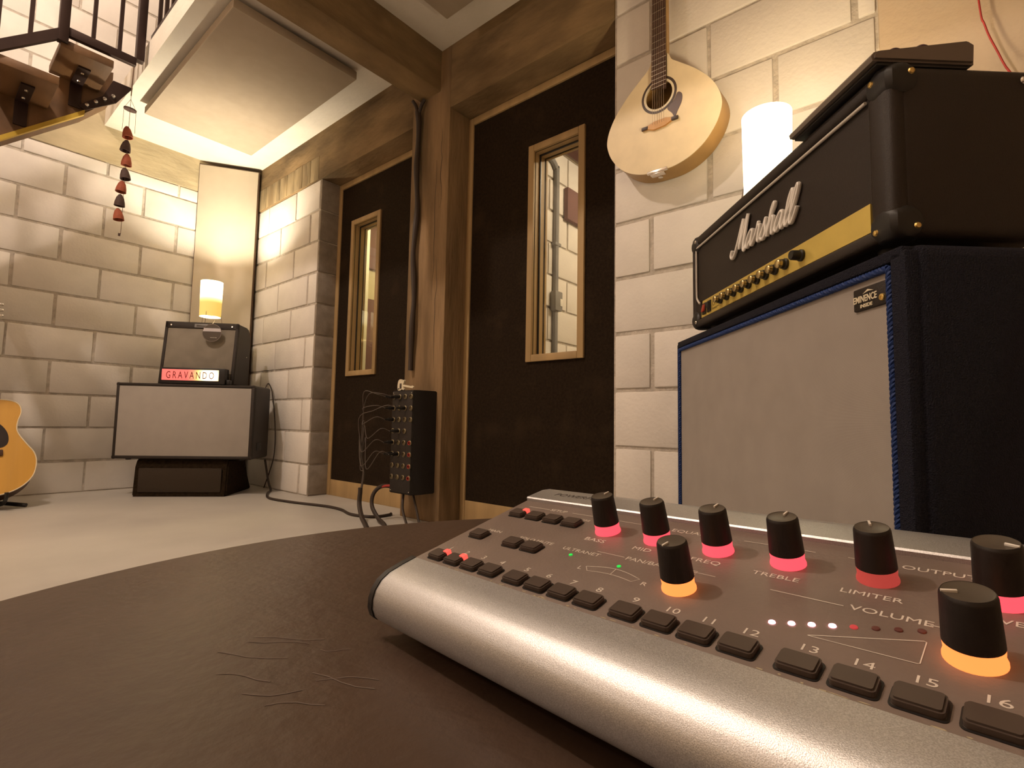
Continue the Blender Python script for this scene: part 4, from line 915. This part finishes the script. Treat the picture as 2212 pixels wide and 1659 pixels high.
# knobs
def knob(u, v, ring, rb=.0092, rt=.0073, h=.0235, ang=20, lbl_=None):
    kn = bpy.data.objects.new('knob', None); COL.objects.link(kn); kn.parent = mx; kn.location = (u, v, 0); kn.empty_display_size = .01
    if lbl_: kn['label'] = lbl_
    bm = new_bm(); lathe(bm, [(rb, 0), (rb * 1.0, .0008), (rb * .93, .0026), (rb * .95, .0050), (rb * .95, .0062), (0, .0062)], 32, cap=False); obj('light_ring', bm, ring, kn, label='glowing ring')
    bm = new_bm(); lathe(bm, [(rb * .965, .0060), (rb * .965, .0068), (rt * 1.03, h - .0018), (rt, h - .0010), (rt * .93, h - .0003)], 36, cap=False)
    for v_ in bm.verts:
        a = math.atan2(v_.co.y, v_.co.x)
    obj('cap', bm, M_knob, kn)
    bm = new_bm(); lathe(bm, [(rt * .95, h - .0004), (rt * .8, h - .0007), (0, h - .0010)], 32, cap=False); obj('cap_top', bm, M_knobtop, kn)
    a = R(ang); bm = new_bm(); box(bm, rt * .35, rt * .95, -.00045, .00045, h - .0009, h + .0001, .0001, M=Matrix.Rotation(a, 4, 'Z')); obj('pointer', bm, M_white if u > .27 and v > .06 else M_print, kn)
M_ringr = emission('ring_red', (1.0, .075, .10), 1.25); M_ringd = emission('ring_dim', (.75, .09, .07), .42); M_ringh = emission('ring_hot', (1.0, .22, .05), 1.6)
for k, u in enumerate((.0980, .1330, .1690, .2035, .2395)): knob(u, .0815, M_ringd if k == 4 else M_ringr, ang=85 if k < 4 else 110, rb=.0081 - .00005 * k, rt=.0069 - .00005 * k, h=.0240)
knob(.2785, .0815, M_ringr, .0082, .0072, .0240, ang=-20)
knob(.1685, .0390, M_ringh, .0081, .0069, .0240, ang=-100)
knob(.2735, .0395, M_ringh, .0085, .0074, .0240, ang=200)
# rear rail print
M_rp = M_dprint
rz = .00265
def rlbl(s, u, v, size, xs=1.3, **k): text('rail_lettering', s, size, (u, v, rz), M_rp, mx, (R(-2.4), 0, 0), ext=.00005, xs=xs, **k)
rlbl('POWERPLAY', .020, .1195, .0070, 1.25, shear=.2); rlbl('16-CHANNEL DIGITAL STEREO PERSONAL MIXER', .020, .1125, .0042, 1.1); rlbl('P16-M', .0835, .1125, .0052, 1.3)
rlbl('behringer', .2785, .1110, .0072, 1.1)
bm = new_bm(); tube(bm, [(.2785 + .0075 * math.cos(a), .1250 + .0050 * math.sin(a), .0022) for a in [2 * math.pi * k / 32 for k in range(32)]], .0003, 5, closed=True)
tube(bm, [(.2785 + .004 * math.cos(a), .1235 + .0026 * math.sin(a), .0023) for a in [R(-120 + 8 * k) for k in range(31)]], .0004, 5); obj('rail_emblem', bm, M_rp, mx)

# worn paint chips along the front edge of the panel
random.seed(11); bm = new_bm()
for k in range(46):
    u = random.uniform(.012, .292) if k % 3 else random.choice((.05, .085, .115, .15, .175, .235)) + random.uniform(-.008, .008)
    v = random.uniform(.0004, .0022); a, b = random.uniform(.0006, .0026), random.uniform(.0002, .0006)
    P = [(u + a * math.cos(q) * random.uniform(.5, 1), v + b * math.sin(q) * random.uniform(.5, 1)) for q in [2 * math.pi * i / 7 for i in range(7)]]
    prism(bm, P, .0000, .00012)
obj('paint_chips', bm, pm('chip', (.42, .36, .24), .8), mx, kind='stuff')
